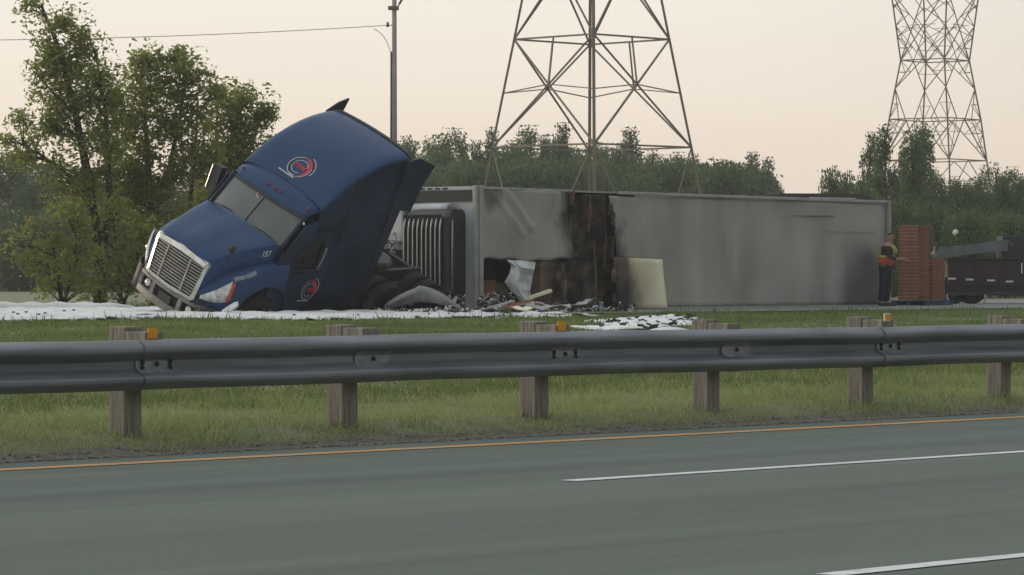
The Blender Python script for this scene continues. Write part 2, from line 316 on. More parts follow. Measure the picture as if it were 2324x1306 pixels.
for k in range(-1, 8):
    t = T0+k*SP
    b = MB(); Rz = Matrix.Rotation(-AL, 3, 'Z')
    lean = Matrix.Rotation(random.uniform(-.02, .02), 3, 'X') @ Matrix.Rotation(random.uniform(-.015, .015), 3, 'Y')
    h = .705+random.uniform(-.012, .012)
    b.box((0, 0, h/2-.03), (.15, .15, h), Rz @ lean); o = b.build('post', M_wood, rail, bevel=.008); o.location = rb(t, QP, .1)
    b = MB(); b.box((0, 0, 0), (.20, .15, .36), Rz); o = b.build('blockout', M_wood, rail, bevel=.006); o.location = rb(t, QP-.178, .572+random.uniform(-.008, .008))
    blk = o
    if k in (0, 2, 4):
        b = MB(); b.box((0, 0, 0), (.012, .075, .065), Rz, 0); b.box(Rz @ Vector((.0085, 0, 0)), (.004, .062, .052), Rz, 1)
        o = b.build('reflector', [M_reflW, M_reflA] if k == 4 else [M_reflA, M_reflA], blk); o.location = (Rz @ Vector((.105, -.02, .0)))+Vector((0, 0, .17 if k != 4 else .20))
    for dt, dz in ([(0, 0.0)]+([(-.12, .012), (.11, .012), (-.12, -.02), (.11, -.02)] if k % 2 == 0 else [])):
        b = MB(); b.lathe([(0, .012), (.011, .011), (.016, .004), (.017, 0)], (0, 0, 0), 'x', 8); o = b.build('bolt', M_dark, rail, smooth=True)
        o.location = rb(t+dt, QP-.298-.004, .55+dz); o.rotation_euler = (0, 0, -AL)
    b = MB(); pr = [(u, v) for u, v in prof if abs(v) < .06]
    b.grid([[rb(t-.17, QP-.2955-u, .55+v) for u, v in pr], [rb(t+.15, QP-.2955-u, .55+v) for u, v in pr]])
    b.build('scuffed_patch', M_splice, rail)

# ------------------------------------------------------------------ blue tractor, leaning on its left side
TR = np.array([[-0.593, 0.7276, 0.345], [-0.8035, -0.5069, -0.3121], [-0.0522, -0.4623, 0.8852]])
u_, s__, v_ = np.linalg.svd(TR); TR = u_ @ v_
TT = Vector((-6.742, 65.231, .24))
TM = Matrix(TR.tolist()).to_4x4(); TM.translation = TT
M_sideshade = mat('shaded_sooty_blue', (.011, .031, .074), .42, c2=(.005, .012, .026), nscale=1.6, spec=.2, bump=.02, bscale=4, lo=.35, hi=.6, detail=8)  # cab blue with the sides' shade put into the colour, plus sooty mottling
trk = empty('semi_tractor', M=TM)
tag(trk, 'wrecked dark blue semi tractor with tall roof leaning onto its left side', 'truck')
def bez(p0, c, p2, s): return tuple((1-s)**2*a+2*s*(1-s)*b_+s*s*d for a, b_, d in zip(p0, c, p2))
RP0, RPC, RP2 = (-2.36, 2.82), (-3.235, 3.79), (-4.53, 3.88)
def roof_xz(s): return bez(RP0, RPC, RP2, s)
def crown(y, hw=1.06):
    e = abs(y)/hw; return .055*(1-e*e) - (.05*((e-.86)/.14)**2 if e > .86 else 0)
def roof_pt(s, y, off=0.0):
    x, z = roof_xz(s); x2, z2 = roof_xz(min(1, s+.01)); x1, z1 = roof_xz(max(0, s-.01)); d = Vector((x2-x1, 0, z2-z1)).normalized()
    nrm = Vector((d.z, 0, -d.x)); nrm = -nrm if nrm.z < 0 else nrm
    return Vector((x, y, z+crown(y)))+nrm*off
ys = [-1.06, -1.04, -1.0, -.93, -.8, -.55, -.28, 0, .28, .55, .8, .93, 1.0, 1.04, 1.06]
ss = [i/18 for i in range(19)]
b = MB(); b.grid([[roof_pt(s, y) for y in ys] for s in ss])
b.build('roof_fairing', M_blue, trk, smooth=True, solid=.02)
# sleeper side walls
for sg in (1, -1):
    b = MB(); ra = []; rw = []; s_door = min(ss, key=lambda s: abs(roof_xz(s)[0]+3.16))
    for s in ss:
        x, z = roof_xz(s); zt = z+crown(1.06); top = [(1.06, zt), (1.085, zt-.07), (1.10, zt-.2)]
        if s <= s_door: ra.append([Vector((x, sg*yy, zz)) for yy, zz in top+[(1.118, min(zt-.3, 2.6)), (1.122, 2.34)]])
        if s >= s_door: rw.append([Vector((x, sg*yy, zz)) for yy, zz in top+[(1.12, (zt+1.9)/2), (1.13, 1.9), (1.13, 1.5), (1.13, .95), (1.10, .45)]])
    b.grid(ra); b.grid(rw); wall = b.build('sleeper_side', M_sideshade, trk, smooth=True, solid=.012)
    # raised horizontal body crease and fairing edge strips
    b = MB(); b.beam((-3.2, sg*1.137, 1.02), (-4.5, sg*1.137, 1.02), .012, .03); b.beam((-3.2, sg*1.130, 2.62), (-4.5, sg*1.130, 2.62), .012, .025)
    b.build('body_crease', M_bluedk, wall)
b = MB(); x, z = roof_xz(1); b.prism([(-1.06, .6), (1.06, .6), (1.06, z-.04), (0, z+.02), (-1.06, z-.04)], lambda p, h: Vector((h, p[0], p[1])), x, x+.03)
b.build('sleeper_back', M_bluedk, trk)
# rear edge trim of the roof, dark, with torn end
b = MB(); b.grid([[roof_pt(1, y, .012)+Vector((dx, 0, 0)) for dx in (0.03, -.07)] for y in ys]); b.build('roof_trailing_edge', M_dark, trk, solid=.015)
# side extenders (dark fins behind the sleeper)
for sg, poly in ((1, [(-4.40, 3.80), (-4.75, 3.86), (-5.30, 3.69), (-5.14, 3.32), (-5.04, 2.69), (-4.70, 2.73), (-4.66, 2.2), (-4.56, 1.1), (-4.40, .95)]),
                 (-1, [(-4.40, 3.80), (-4.70, 3.98), (-4.97, 4.06), (-4.90, 3.75), (-4.85, 3.2), (-4.80, 2.6), (-4.70, 1.2), (-4.40, 1.1)])):
    b = MB(); b.prism(poly, lambda p, h: Vector((p[0], h, p[1])), sg*1.105, sg*1.150); b.build('side_extender', M_bluedk, trk, bevel=.01, label='dark torn fin behind the sleeper')
# visor with marker lamps
def vis(s, y, off=0.0):
    k = abs(y)/1.0; return Vector((-1.965-.10*k*k-.39*s+off*.55, y*(.97+.09*s), 2.60-.02*k*k+.245*s+off*.8+crown(y, 1.0)*s))
b = MB(); b.grid([[vis(s, -1+2*i/14, .032*math.sin(math.pi*min(s*1.15, 1))) for i in range(15)] for s in (0, .12, .3, .5, .7, .88, 1.0)])
vz = b.build('sun_visor', M_blue, trk, smooth=True, solid=.02)
for y in (-.88, -.14, .04, .20, .88):
    b = MB(); p = vis(.42, y, .045); b.box(p, (.04, .045, .085), Matrix.Rotation(.62, 3, 'Y')); b.build('marker_lamp', M_red, vz, bevel=.012)
b = MB(); b.grid([[vis(s, -1+2*i/14, .012) for i in range(15)] for s in (-.10, .02)]); b.build('windshield_header', M_dark, trk, solid=.02)
# windshield: two dusty panes with a centre strip
def ws(s, y, off=0.0):
    k = abs(y); return Vector((-1.585-.09*k*k-.385*s-.02*s*k+off*.8, y*(.975-.005*s), 2.03-.075*k*k*(1-s)-.01*k+.56*s+off*.6))
for y0, y1 in ((-1, -.012), (.012, 1)):
    b = MB(); b.grid([[ws(s, y0+(y1-y0)*i/8) for i in range(9)] for s in (0, .25, .5, .75, 1)]); b.build('windshield_pane', M_wind, trk, smooth=True)
b = MB(); b.tube([ws(s, 0, .008) for s in (0, .5, 1)], .014, 6); b.build('windshield_divider', M_dark, trk)
for sg in (1, -1):
    b = MB(); b.tube([ws(s, sg*1.0, .012) for s in (-.1, .3, .7, 1.05)], .045, 8); b.build('windshield_pillar', M_bluedk, trk, smooth=True)
    b = MB(); b.tube([ws(.02, sg*.12, .03), ws(.10, sg*.5, .03), ws(.07, sg*.86, .03)], [.012, .01, .006], 5); b.build('wiper', M_dark, trk)
b = MB(); b.grid([[ws(s, -1+2*i/10, o2) for i in range(11)] for s, o2 in ((-.22, -.05), (.0, .014))]); b.build('cowl', M_dark, trk, solid=.02)
b = MB(); p = ws(.86, -.13, .016); b.tube([p+Vector((0, -.03, .05)), p+Vector((.0, -.05, .0)), p+Vector((0, .0, -.02)), p+Vector((0, .035, -.06))], .011, 5); b.build('windshield_sticker', M_whiteink, trk)
# interior
b = MB(); b.box((-2.9, 0, 1.5), (.03, 2.1, 2.3)); b.build('cab_bulkhead', M_dark, trk)
for sg in (1, -1):
    b = MB(); b.box((-2.45, sg*.55, 1.45), (.5, .5, .18)); b.box((-2.70, sg*.55, 1.85), (.16, .5, .75)); b.box((-2.72, sg*.55, 2.3), (.11, .28, .2)); b.build('seat', M_dark, trk, bevel=.05)
b = MB(); b.box((-1.85, 0, 1.62), (.4, 1.9, .35)); b.build('dashboard', M_dark, trk, bevel=.05)
# cab sides, doors, door windows
dp = [(-1.55, .62), (-3.15, .62), (-3.15, 2.45), (-2.45, 2.62), (-2.03, 2.50), (-1.70, 1.95), (-1.55, 1.93)]
wnd = [(-1.90, 1.56), (-2.73, 1.53), (-2.77, 2.12), (-2.62, 2.22), (-2.40, 2.17), (-2.08, 1.86)]
def side(p, h): return Vector((p[0], h, p[1]))
for sg in (1, -1):
    b = MB(); Y0, Y1 = sg*1.075, sg*1.115
    quads = [[dp[0], dp[1], wnd[1], wnd[0]], [dp[1], dp[2], wnd[2], wnd[1]], [dp[2], dp[3], wnd[3], wnd[2]], [dp[3], dp[4], wnd[4], wnd[3]], [dp[4], dp[5], wnd[5], wnd[4]], [dp[5], dp[6], dp[0], wnd[0], wnd[5]]]
    for q_ in quads: b.prism(q_, side, Y0, Y1)
    b.build('cab_side', M_sideshade, trk)
    dr = [(-1.72, .66), (-3.08, .66), (-3.10, 1.47), (-1.80, 1.50)]
    b = MB(); b.prism(dr, side, sg*1.112, sg*1.132); door = b.build('door', M_sideshade, trk, bevel=.008)
    b = MB(); b.box((-2.95, sg*1.145, 1.36), (.18, .03, .045)); b.build('handle', M_dark, door, bevel=.008)
    b = MB(); b.grid([[Vector((p[0], sg*1.10, p[1])) for p in (wnd[0], wnd[5], wnd[4])], [Vector((p[0], sg*1.10, p[1])) for p in (wnd[1], wnd[2], wnd[3])]])
    win = b.build('door_window', M_glass, trk)
    b = MB()
    for i in range(6):
        p, q_ = wnd[i], wnd[(i+1) % 6]; b.tube([side(p, sg*1.118), side(q_, sg*1.118)], .022, 6)
    b.build('window_frame', M_bluedk, win, smooth=True)
b = MB(); b.grid([[Vector((-2.30-.05*i+.02*math.sin(j*2), .98+.03*math.sin(i*1.9+j), 1.66+.06*j+.02*math.sin(i*3))) for i in range(5)] for j in range(4)]); b.build('yellow_cloth', M_lime, trk, solid=.01)
b = MB(); b.tube([(-2.80, 1.165, 2.02), (-2.775, 1.18, 1.80), (-2.75, 1.165, 1.55)], .02, 6); b.build('grab_bar', M_dullchrome, trk, smooth=True)
# hood
def hoodw(x): return np.interp(-x, [.10, .5, 1.0, 1.52], [.645, .74, .85, .95])
def hoodz(x): return np.interp(-x, [.10, .25, .6, 1.0, 1.52], [1.565, 1.66, 1.79, 1.92, 2.045])
b = MB(); rows = []
for x in (-.10, -.13, -.2, -.3, -.45, -.6, -.8, -1.0, -1.2, -1.38, -1.5, -1.56):
    hw, hz = hoodw(x), hoodz(x); sect = []
    for y in (-1, -.97, -.9, -.75, -.5, -.3, -.26, -.2, 0, .2, .26, .3, .5, .75, .9, .97, 1):
        bul = .012 if abs(y) < .22 else (.006 if abs(y) < .28 else 0)
        sect.append(Vector((x+.03*(1-y*y), y*hw, hz+.05*(1-y*y)-(.022*((abs(y)-.9)/.1)**2 if abs(y) > .9 else 0)+bul*min(1, (-x-.1)*4))))
    rows.append(sect)
b.grid(rows); hood = b.build('hood', M_blue, trk, smooth=True, solid=.02)
for sg in (1, -1):
    b = MB(); rows = []
    for x in (-.10, -.2, -.35, -.6, -.9, -1.2, -1.5, -1.62):
        hw, hz = hoodw(x), hoodz(x)-.022
        rows.append([Vector((x, sg*(hw+d_), hz-dz)) for d_, dz in ((-.003, .0), (.02, .05), (.035, .15), (.04, .35), (.05, .7))])
    b.grid(rows); b.build('hood_flank', M_blue, hood, smooth=True)
# fenders with wheel arches
def fy(x): return np.interp(-x, [.12, .2, .3, .45, .7, 1.0, 1.9], [.69, .80, .92, 1.05, 1.14, 1.18, 1.18])
def fz(x): return np.interp(-x, [.12, .25, .45, .6, .9, 1.2, 1.5, 1.9], [1.02, 1.16, 1.36, 1.43, 1.55, 1.64, 1.70, 1.70])
for sg in (1, -1):
    b = MB(); rows = []
    for i in range(37):
        x = -.12-1.78*i/36; yo, zt = fy(x), fz(x); yi = min(hoodw(x)+.02, yo-.02); dd = .74**2-(x+1.45)**2
        zl = .74 if dd <= 0 else max(.74, .52+math.sqrt(dd)); zl = min(zl, zt-.16)
        rows.append([Vector((x, sg*y, z)) for y, z in ((yi, zt+.01), (yi+.5*(yo-yi), zt+.005), (yi+.86*(yo-yi), zt-.035), (yo, zt-.11), (yo+.008, max(zl+.06, zt-.25)), (yo+.014, zl+.025), (yo, zl), (yo-.10, zl))])
    b.grid(rows); fen = b.build('fender', M_blue, trk, smooth=True)
    if sg > 0:
        b = MB(); b.grid([[Vector((x, fy(x)*f+hoodw(x)*(1-f)-.0, fz(x)-dzz+.022)) for f, dzz in ((.70-.10*math.sin((x+.5)*5), .004), (.84, .026), (.93, .055+.02*math.sin(x*9)**2))] for x in [-.55-.05*i for i in range(10)]]); b.build('pale_streak', mat('grey_streak', (.30, .33, .34), .7, c2=(.12, .16, .22), nscale=9), fen, smooth=True)  # pale grey strip along the top of the left fender
    b = MB(); ar = [(.74*math.cos(a), .74*math.sin(a)) for a in [math.pi*k/14 for k in range(15)]]
    b.grid([[Vector((-1.45+p[0], sg*y, .52+p[1])) for p in ar] for y in (1.17, .6)]); b.build('wheel_well', M_black, fen)
    # headlight hugging the front corner
    def hp(x, z, off=.016): return Vector((x+off*.8, sg*(fy(x)+off), z))
    rws = [[hp(-.135-.05*k, .87+.012*k-.02*math.sin(math.pi*k/7)) for k in range(8)], [hp(-.135-.05*k, .885+.036*k, .035) for k in range(8)], [hp(-.135-.05*k, .93+.062*k, .03) for k in range(8)], [hp(-.135-.05*k, .94+.066*k, .008) for k in range(8)]]
    b = MB(); b.grid(rws); hl = b.build('headlight', M_lens, trk, smooth=True, solid=-.01)
    b = MB(); b.grid([[hp(-.485-.035*k, .955+.095*j+.02*k, .036) for k in range(3)] for j in range(5)]); b.build('amber_marker', M_amber, hl, smooth=True, solid=-.01)
    b = MB(); b.lathe([(.0, .03), (.05, .025), (.065, .0)], hp(-.33, 1.07, .02), 'x', 12); b.build('lamp_bowl', M_chrome, hl, smooth=True)
# grille: surround, slats, uprights, backing
gx = -.10
b = MB()
gc = [(-.66, 1.56), (.66, 1.56), (.62, .79), (-.62, .79)]
ringo = [(-.70, 1.50), (-.66, 1.585), (0, 1.625), (.66, 1.585), (.70, 1.50), (.645, .80), (.58, .755), (0, .735), (-.58, .755), (-.645, .80)]
ringi = [(-.625, 1.44), (-.60, 1.475), (0, 1.51), (.60, 1.475), (.625, 1.44), (.575, .86), (.54, .825), (0, .81), (-.54, .825), (-.575, .86)]
def gp(p, dx=0.0): return Vector((gx+dx+.05*(1-(p[0]/.7)**2)-.04*(p[1]-1.15), p[0], p[1]))
for i in range(10):
    j = (i+1) % 10
    b.add([gp(ringo[i], -.06), gp(ringo[j], -.06), gp(ringo[j], .0), gp(ringo[i], .0), gp(ringi[i], .02), gp(ringi[j], .02), gp(ringi[j], -.05), gp(ringi[i], -.05)], [(0, 1, 2, 3), (3, 2, 5, 4), (4, 5, 6, 7)])
grl = b.build('grille', M_chrome, trk, smooth=False)
b = MB(); b.add([gp(p, -.05) for p in ringi], [tuple(range(10))]); b.build('grille_backing', M_black, grl)
for k in range(11):
    z = .862+k*(1.452-.862)/10; w = .565+.055*(z-.86)/.6
    b = MB(); b.grid([[gp((w*y, z+dz), dx) for y in (-1, -.6, -.2, .2, .6, 1)] for dz, dx in ((-.014, -.035), (-.011, .004), (.009, .004), (.014, -.035))]); b.build('slat', M_dullchrome, grl)
for y in (-.30, .30):
    b = MB(); b.beam(gp((y, .83), .006), gp((y, 1.48), .006), .03, .03, (1, 0, 0)); b.build('upright', M_dullchrome, grl, bevel=.004)
# bumper
def bpx(y): return -.04-.16*(abs(y)/.9)**2.2
bump = None
b = MB()
yy = [-.80+.1*i for i in range(17)]
def bar(z0, z1, ylist, lift=0.0):
    b.grid([[Vector((bpx(y)+dx+lift, y, z)) for y in ylist] for z, dx in ((z0, -.09), (z0, -.015), (z0+.02, .0), (z1-.02, .0), (z1, -.015), (z1, -.09))])
bar(.645, .735, yy); bar(.28, .43, yy)
for y in (-.76, -.36, .36, .76):
    b.box((bpx(y)-.03, y, .54), (.055, .09, .24))
bump = b.build('bumper', mat('dirty_bumper', (.21, .205, .185), .5, .3, c2=(.12, .115, .10), nscale=6, bump=.06, bscale=14), trk)
b = MB(); b.grid([[Vector((bpx(y)-.075, y, z)) for y in yy] for z in (.30, .72)]); b.build('bumper_backing', M_black, bump)
for y in (-.56, .56):
    b = MB(); b.lathe([(0, .03), (.06, .02), (.075, 0)], (bpx(y)-.05, y, .54), 'x', 12); b.build('fog_lamp', M_lens, bump, smooth=True)
b = MB(); b.box((-.05, 0, .52), (.012, .32, .16)); b.build('plate_recess', M_dark, bump)
b = MB(); b.tube([(bpx(.74)+.004, .74, .68), (bpx(.74)-.03, .74, .68)], .02, 8); b.build('tow_hole', M_black, bump)
b = MB(); b.grid([[Vector((-.10-.05*0, -.62+.124*i, z)) for i in range(11)] for z in (.72, .80)]); b.build('lower_gap_panel', M_black, trk)
for sg in (1, -1):
    b = MB(); b.grid([[Vector((x, sg*y, z)) for x, y in ((-.16, .80), (-.24, .98), (-.4, 1.12), (-.62, 1.18), (-.75, 1.18))] for z in (.30, .5, .74, .78)]); b.build('bumper_corner', M_dark, trk, smooth=True, solid=.02)
    b = MB(); b.grid([[Vector((x, sg*y, z)) for x, y in ((-.09, .62), (-.14, .74), (-.3, .93), (-.5, 1.08))] for z in (.74, .92)]); b.build('valance', M_bluedk, trk, smooth=True)
# mirrors
b = MB(); b.box((-2.04, -1.31, 2.29), (.16, .22, .56)); b.tube([(-2.03, -1.10, 2.12), (-2.03, -1.25, 2.14)], .025, 6); b.tube([(-2.03, -1.10, 2.45), (-2.03, -1.25, 2.44)], .025, 6)
b.build('door_mirror', M_dark, trk, bevel=.05); b = MB(); b.box((-2.0, -1.425, 2.30), (.12, .02, .50)); b.build('mirror_rim', M_chrome, trk, bevel=.009)
b = MB(); b.lathe([(0, -.05), (.05, -.045), (.075, -.01), (.075, .03), (.0, .05)], (-.40, .86, 1.97), 'x', 12); b.tube([(-.44, .84, 1.92), (-.47, .80, 1.74)], .016, 6); b.build('hood_mirror', M_dark, trk, smooth=True)
b = MB(); b.lathe([(0, .02), (.028, .012), (.032, 0)], (-2.02, 1.02, 2.50), 'x', 8); b.build('pillar_lamp', M_lens, trk, smooth=True)
# chassis and wheels
b = MB()
for sg in (1, -1): b.beam((-.6, sg*.43, .85), (-7.1, sg*.43, .85), .08, .26)
for x in (-1.45, -3.5, -5.0, -6.0, -7.0): b.beam((x, -.43, .85), (x, .43, .85), .1, .18)
b.build('chassis', M_dark, trk)
b = MB(); b.lathe([(0, -.05), (.45, -.05), (.5, 0), (.45, .05), (0, .05)], (-5.9, 0, 1.10), 'z', 16); b.build('fifth_wheel', M_dark, trk)
def wheel(x, y, sg, w):
    tr = []
    for c_ in ([0] if w < .4 else [-.16, .16]):
        h_ = w/2 if w < .4 else .125
        tr += [(.30, c_-h_), (.46, c_-h_), (.505, c_-h_+.03)]
        for g_ in (-.6, -.2, .2, .6): tr += [(.522, c_+h_*(g_-.15)), (.522, c_+h_*(g_+.13)), (.500, c_+h_*(g_+.14)), (.500, c_+h_*(g_+.24))]
        tr += [(.505, c_+h_-.03), (.46, c_+h_), (.30, c_+h_)]
    b = MB(); b.lathe(tr, (x, y, .52), 'y', 28); wh = b.build('wheel', M_rubber, trk, smooth=True)
    b = MB(); b.lathe([(0, sg*.02), (.12, sg*.03), (.14, -sg*.03), (.24, -sg*.05), (.28, sg*w*.42), (.305, sg*w*.5)], (x, y, .52), 'y', 24); b.build('rim', M_rim, wh, smooth=True)
for sg in (1, -1):
    wheel(-1.45, sg*1.0, sg, .29)
    for x in (-5.35, -6.62): wheel(x, sg*.95, sg, .58)
# emblem, number
def crescent(r0, r1, a0, a1, dx=0, dy=0, n=20):
    o_ = [(r0*math.cos(a0+(a1-a0)*i/n), r0*math.sin(a0+(a1-a0)*i/n)) for i in range(n+1)]
    i_ = []
    for i in range(n+1):
        t_ = i/n; th = r0-(r0-r1)*math.sin(math.pi*t_); i_.append((th*math.cos(a0+(a1-a0)*t_)+0, th*math.sin(a0+(a1-a0)*t_)))
    return [[(o_[i][0]+dx, o_[i][1]+dy), (o_[i+1][0]+dx, o_[i+1][1]+dy), (i_[i+1][0]+dx, i_[i+1][1]+dy), (i_[i][0]+dx, i_[i][1]+dy)] for i in range(n)]
D2R = math.radians
def ring(r0, r1, a0, a1, n=24): return [[(r*math.cos(a), r*math.sin(a)) for r, a in ((r0, a0+(a1-a0)*i/n), (r0, a0+(a1-a0)*(i+1)/n), (r1, a0+(a1-a0)*(i+1)/n), (r1, a0+(a1-a0)*i/n))] for i in range(n)]
EMB = [(ring(1.04, .98, D2R(75), D2R(285)), 1), (ring(.70, .65, D2R(20), D2R(300)), 1), (crescent(.97, .68, D2R(95), D2R(265)), 2),
       (crescent(1.06, .72, D2R(-75), D2R(118)), 0), (ring(1.10, 1.06, D2R(-70), D2R(20)), 1),
       (crescent(1.42, 1.16, D2R(-12), D2R(72), -.10, .06), 2), (ring(1.36, 1.30, D2R(-12), D2R(75)), 1),
       ([[(-1.32, -1.02), (.42, -1.12), (.42, -1.20), (-1.32, -1.12)]], 1), (ring(1.0, .95, D2R(-110), D2R(-78)), 1)]
def text_faces(txt, size, shear=.25):
    cu = bpy.data.curves.new('t', 'FONT'); cu.body = txt; cu.size = size; cu.align_x = 'CENTER'; cu.align_y = 'CENTER'; cu.shear = shear; cu.offset = .012*size
    o = bpy.data.objects.new('t', cu); col.objects.link(o); bpy.context.view_layer.update()
    me = bpy.data.meshes.new_from_object(o.evaluated_get(bpy.context.evaluated_depsgraph_get()))
    vs_ = [(v.co.x, v.co.y) for v in me.vertices]; fs = [[vs_[i] for i in p.vertices] for p in me.polygons]
    bpy.data.objects.remove(o); bpy.data.meshes.remove(me); return fs
def emblem(place, scale, parent, txt='TRM'):
    b = MB()
    for k, (polys, mi) in enumerate(EMB):
        for pl in polys: b.add([place(p[0]*scale, p[1]*scale, .004+.0012*k) for p in pl], [tuple(range(len(pl)))], mi)
    for pl in text_faces(txt, .62):
        b.add([place(p[0]*scale, p[1]*scale-.02*scale, .016) for p in pl], [tuple(range(len(pl)))], 0)
    return b.build('emblem', [M_redink, M_whiteink, M_blackink], parent)
roof_ob = [o for o in trk.children if o.name.startswith('roof_fairing')][0]
LS, LY = .17, 0.0
def on_roof(u, v, off): return roof_pt(LS+v/2.6, LY+u, off)
emblem(on_roof, .245, roof_ob)
door_l = [o for o in trk.children if o.name.split('.')[0] == 'door'][0]
emblem(lambda u, v, off: Vector((-2.76-u, 1.133+off, 1.10+v)), .20, door_l)
b = MB()
for pl in text_faces('157.', .17, 0): b.add([Vector((-1.33-p[0], .965, 1.86+p[1])) for p in pl], [tuple(range(len(pl)))])
b.build('unit_number', M_whiteink, hood)

# ------------------------------------------------------------------ refrigerated trailer lying on its left side, roof towards us
TA = math.radians(36.4); E_ = Vector((math.sin(TA), math.cos(TA), 0)); N_ = Vector((math.cos(TA), -math.sin(TA), 0))
TM2 = Matrix((E_, -N_, Vector((0, 0, 1)))).transposed().to_4x4(); TM2.translation = Vector((-.75, 72, FARZ))
trl = empty('trailer', M=TM2)                     # local x: front to rear, y: away from us (roof is y = 0), z: up, 0 to 2.6
tag(trl, 'burned grey refrigerated trailer lying on its side with its roof facing the road', 'trailer')
TL, TH, TD = 16.9, 2.6, 2.9
# roof skin material with soot smears and light streaks
M_roof = mat('roof_skin', (.275, .264, .23), .6, .1, c2=(.42, .405, .365), nscale=.85, bump=.06, bscale=2.0, lo=.28, hi=.78, stretch=((0, 0, 0), (1.2, 1, .55)), detail=10)
def soot(m, cx, cz, rx, rz, c, ns=1.6, soft=.3):
    nt = m.node_tree; bs = nt.nodes['Principled BSDF']; t = nt.nodes.new('ShaderNodeTexCoord'); mp = nt.nodes.new('ShaderNodeMapping'); mp.vector_type = 'POINT'
    mp.inputs['Location'].default_value = (-cx/rx, 0, -cz/rz); mp.inputs['Scale'].default_value = (1/rx, 0, 1/rz); nt.links.new(t.outputs['Object'], mp.inputs[0])
    ln = nt.nodes.new('ShaderNodeVectorMath'); ln.operation = 'LENGTH'; nt.links.new(mp.outputs[0], ln.inputs[0])
    n = nt.nodes.new('ShaderNodeTexNoise'); n.inputs['Scale'].default_value = ns; n.inputs['Detail'].default_value = 6; nt.links.new(t.outputs['Object'], n.inputs['Vector'])
    ad = nt.nodes.new('ShaderNodeMath'); ad.operation = 'MULTIPLY_ADD'; ad.inputs[1].default_value = 1.3; nt.links.new(n.outputs['Fac'], ad.inputs[0]); nt.links.new(ln.outputs['Value'], ad.inputs[2])
    r = nt.nodes.new('ShaderNodeMapRange'); r.inputs[1].default_value = 1.55-soft; r.inputs[2].default_value = 1.55+soft; r.inputs[3].default_value = 1; r.inputs[4].default_value = 0; nt.links.new(ad.outputs[0], r.inputs[0])
    mx = nt.nodes.new('ShaderNodeMixRGB'); mx.inputs[2].default_value = (*c, 1); nt.links.new(r.outputs[0], mx.inputs[0])
    src = bs.inputs['Base Color']
    if src.links: nt.links.new(src.links[0].from_socket, mx.inputs[1])
    else: mx.inputs[1].default_value = src.default_value
    nt.links.new(mx.outputs[0], src)
soot(M_roof, 16.6, .0, 3.0, 1.6, (.11, .115, .11), .6); soot(M_roof, 3.6, 1.9, .75, 1.4, (.02, .018, .016), 2.5); soot(M_roof, 4.7, .3, .8, 1.8, (.02, .018, .016), 2.5)
soot(M_roof, .5, 2.5, .35, .4, (.14, .13, .115), 2.0)
for cx_, cz_, rx_, rz_ in ((8.45, 1.1, .16, .8), (9.95, 1.25, .12, .6), (12.9, 1.3, .35, 1.0), (14.4, 1.0, .3, 1.1), (2.75, 1.25, .45, .5), (15.9, 2.1, 1.2, .5), (11.3, .4, .5, .3)): soot(M_roof, cx_, cz_, rx_, rz_, (.40, .392, .362), 1.3, .85)
soot(M_cream, 5.0, .3, 1.0, 1.2, (.20, .15, .09), 1.2, .8); soot(M_cream, 5.0, .40, .62, .80, (.012, .010, .008), 1.8, .55); soot(M_cream, 5.15, 1.0, .3, .5, (.10, .07, .045), 2.2)
def sheet(name, poly_fn, nx, nz, m, thick=.03, smooth=True, parent=trl):
    b = MB(); b.grid([[poly_fn(i/nx, j/nz) for i in range(nx+1)] for j in range(nz+1)])
    return b.build(name, m, parent, smooth=smooth, solid=thick)
def hash2(a, b_): return math.sin(a*12.9898+b_*78.233)
# front left roof sheet, dented, its lower edge torn away
def f1(u, v):
    zb = 1.08+.03*math.sin(u*9)+.02*math.sin(u*23); x = .16+3.22*u+(.12*math.sin(v*5+1)-.05)*(1 if u > .9 else 0)*u; z = zb+(2.56-zb)*v
    y = -.03-.05*math.sin(u*3.14)*math.sin(v*3.0)+.025*math.sin(6*u+7*v)*v - .06*max(0, 1-abs((u-.25)-(1-v)*.5)/.06)*(1 if v > .45 else 0) - .05*max(0, 1-abs((u-.08)-(1-v)*.55)/.05)*(1 if v > .35 else 0)
    return Vector((x, y, z))
sheet('roof_sheet', f1, 44, 24, M_roof)
def f2(u, v):
    x = 5.02+.98*u-.18*v*(1-u); z = 1.13-.05*u+(2.50-1.13)*v+.04*u*v; return Vector((x, -.045-.05*(1-u)*(1-v)-.02*math.sin(v*5), z))
sheet('roof_sheet', f2, 10, 14, M_roof).__setitem__('label', 'pale torn roof sheet beside the burned gap')
def f3(u, v):
    x = 5.88+(TL-.02-5.88)*u; z = .03+2.50*v; y = -.003*math.sin(x*5.15)**8-.03*math.sin(x*.9+2*v)*math.sin(v*3.1+.3*x)-.014*math.sin(7*v+x*.4)+.05*math.exp(-((x-8.4)/.35)**2-((v-.45)/.22)**2)+.05*math.exp(-((x-10.1)/.25)**2-((v-.5)/.25)**2)+.06*math.exp(-((x-14.2)/.5)**2-((v-.35)/.3)**2); return Vector((x, y, z))
sheet('roof_sheet', f3, 150, 22, M_roof)
b = MB(); b.prism([(12.2, 2.165), (13.4, 2.155), (14.3, 2.175), (14.35, 2.19), (13.2, 2.18)], lambda p, h: Vector((p[0], h, p[1])), -.035, -.02); b.build('scrape', mat('scrape_grey', (.09, .09, .085), .7), trl); b = MB(); b.box((15.2, -.032, 1.82), (2.3, .012, .02)); b.build('scrape', M_alu, trl)
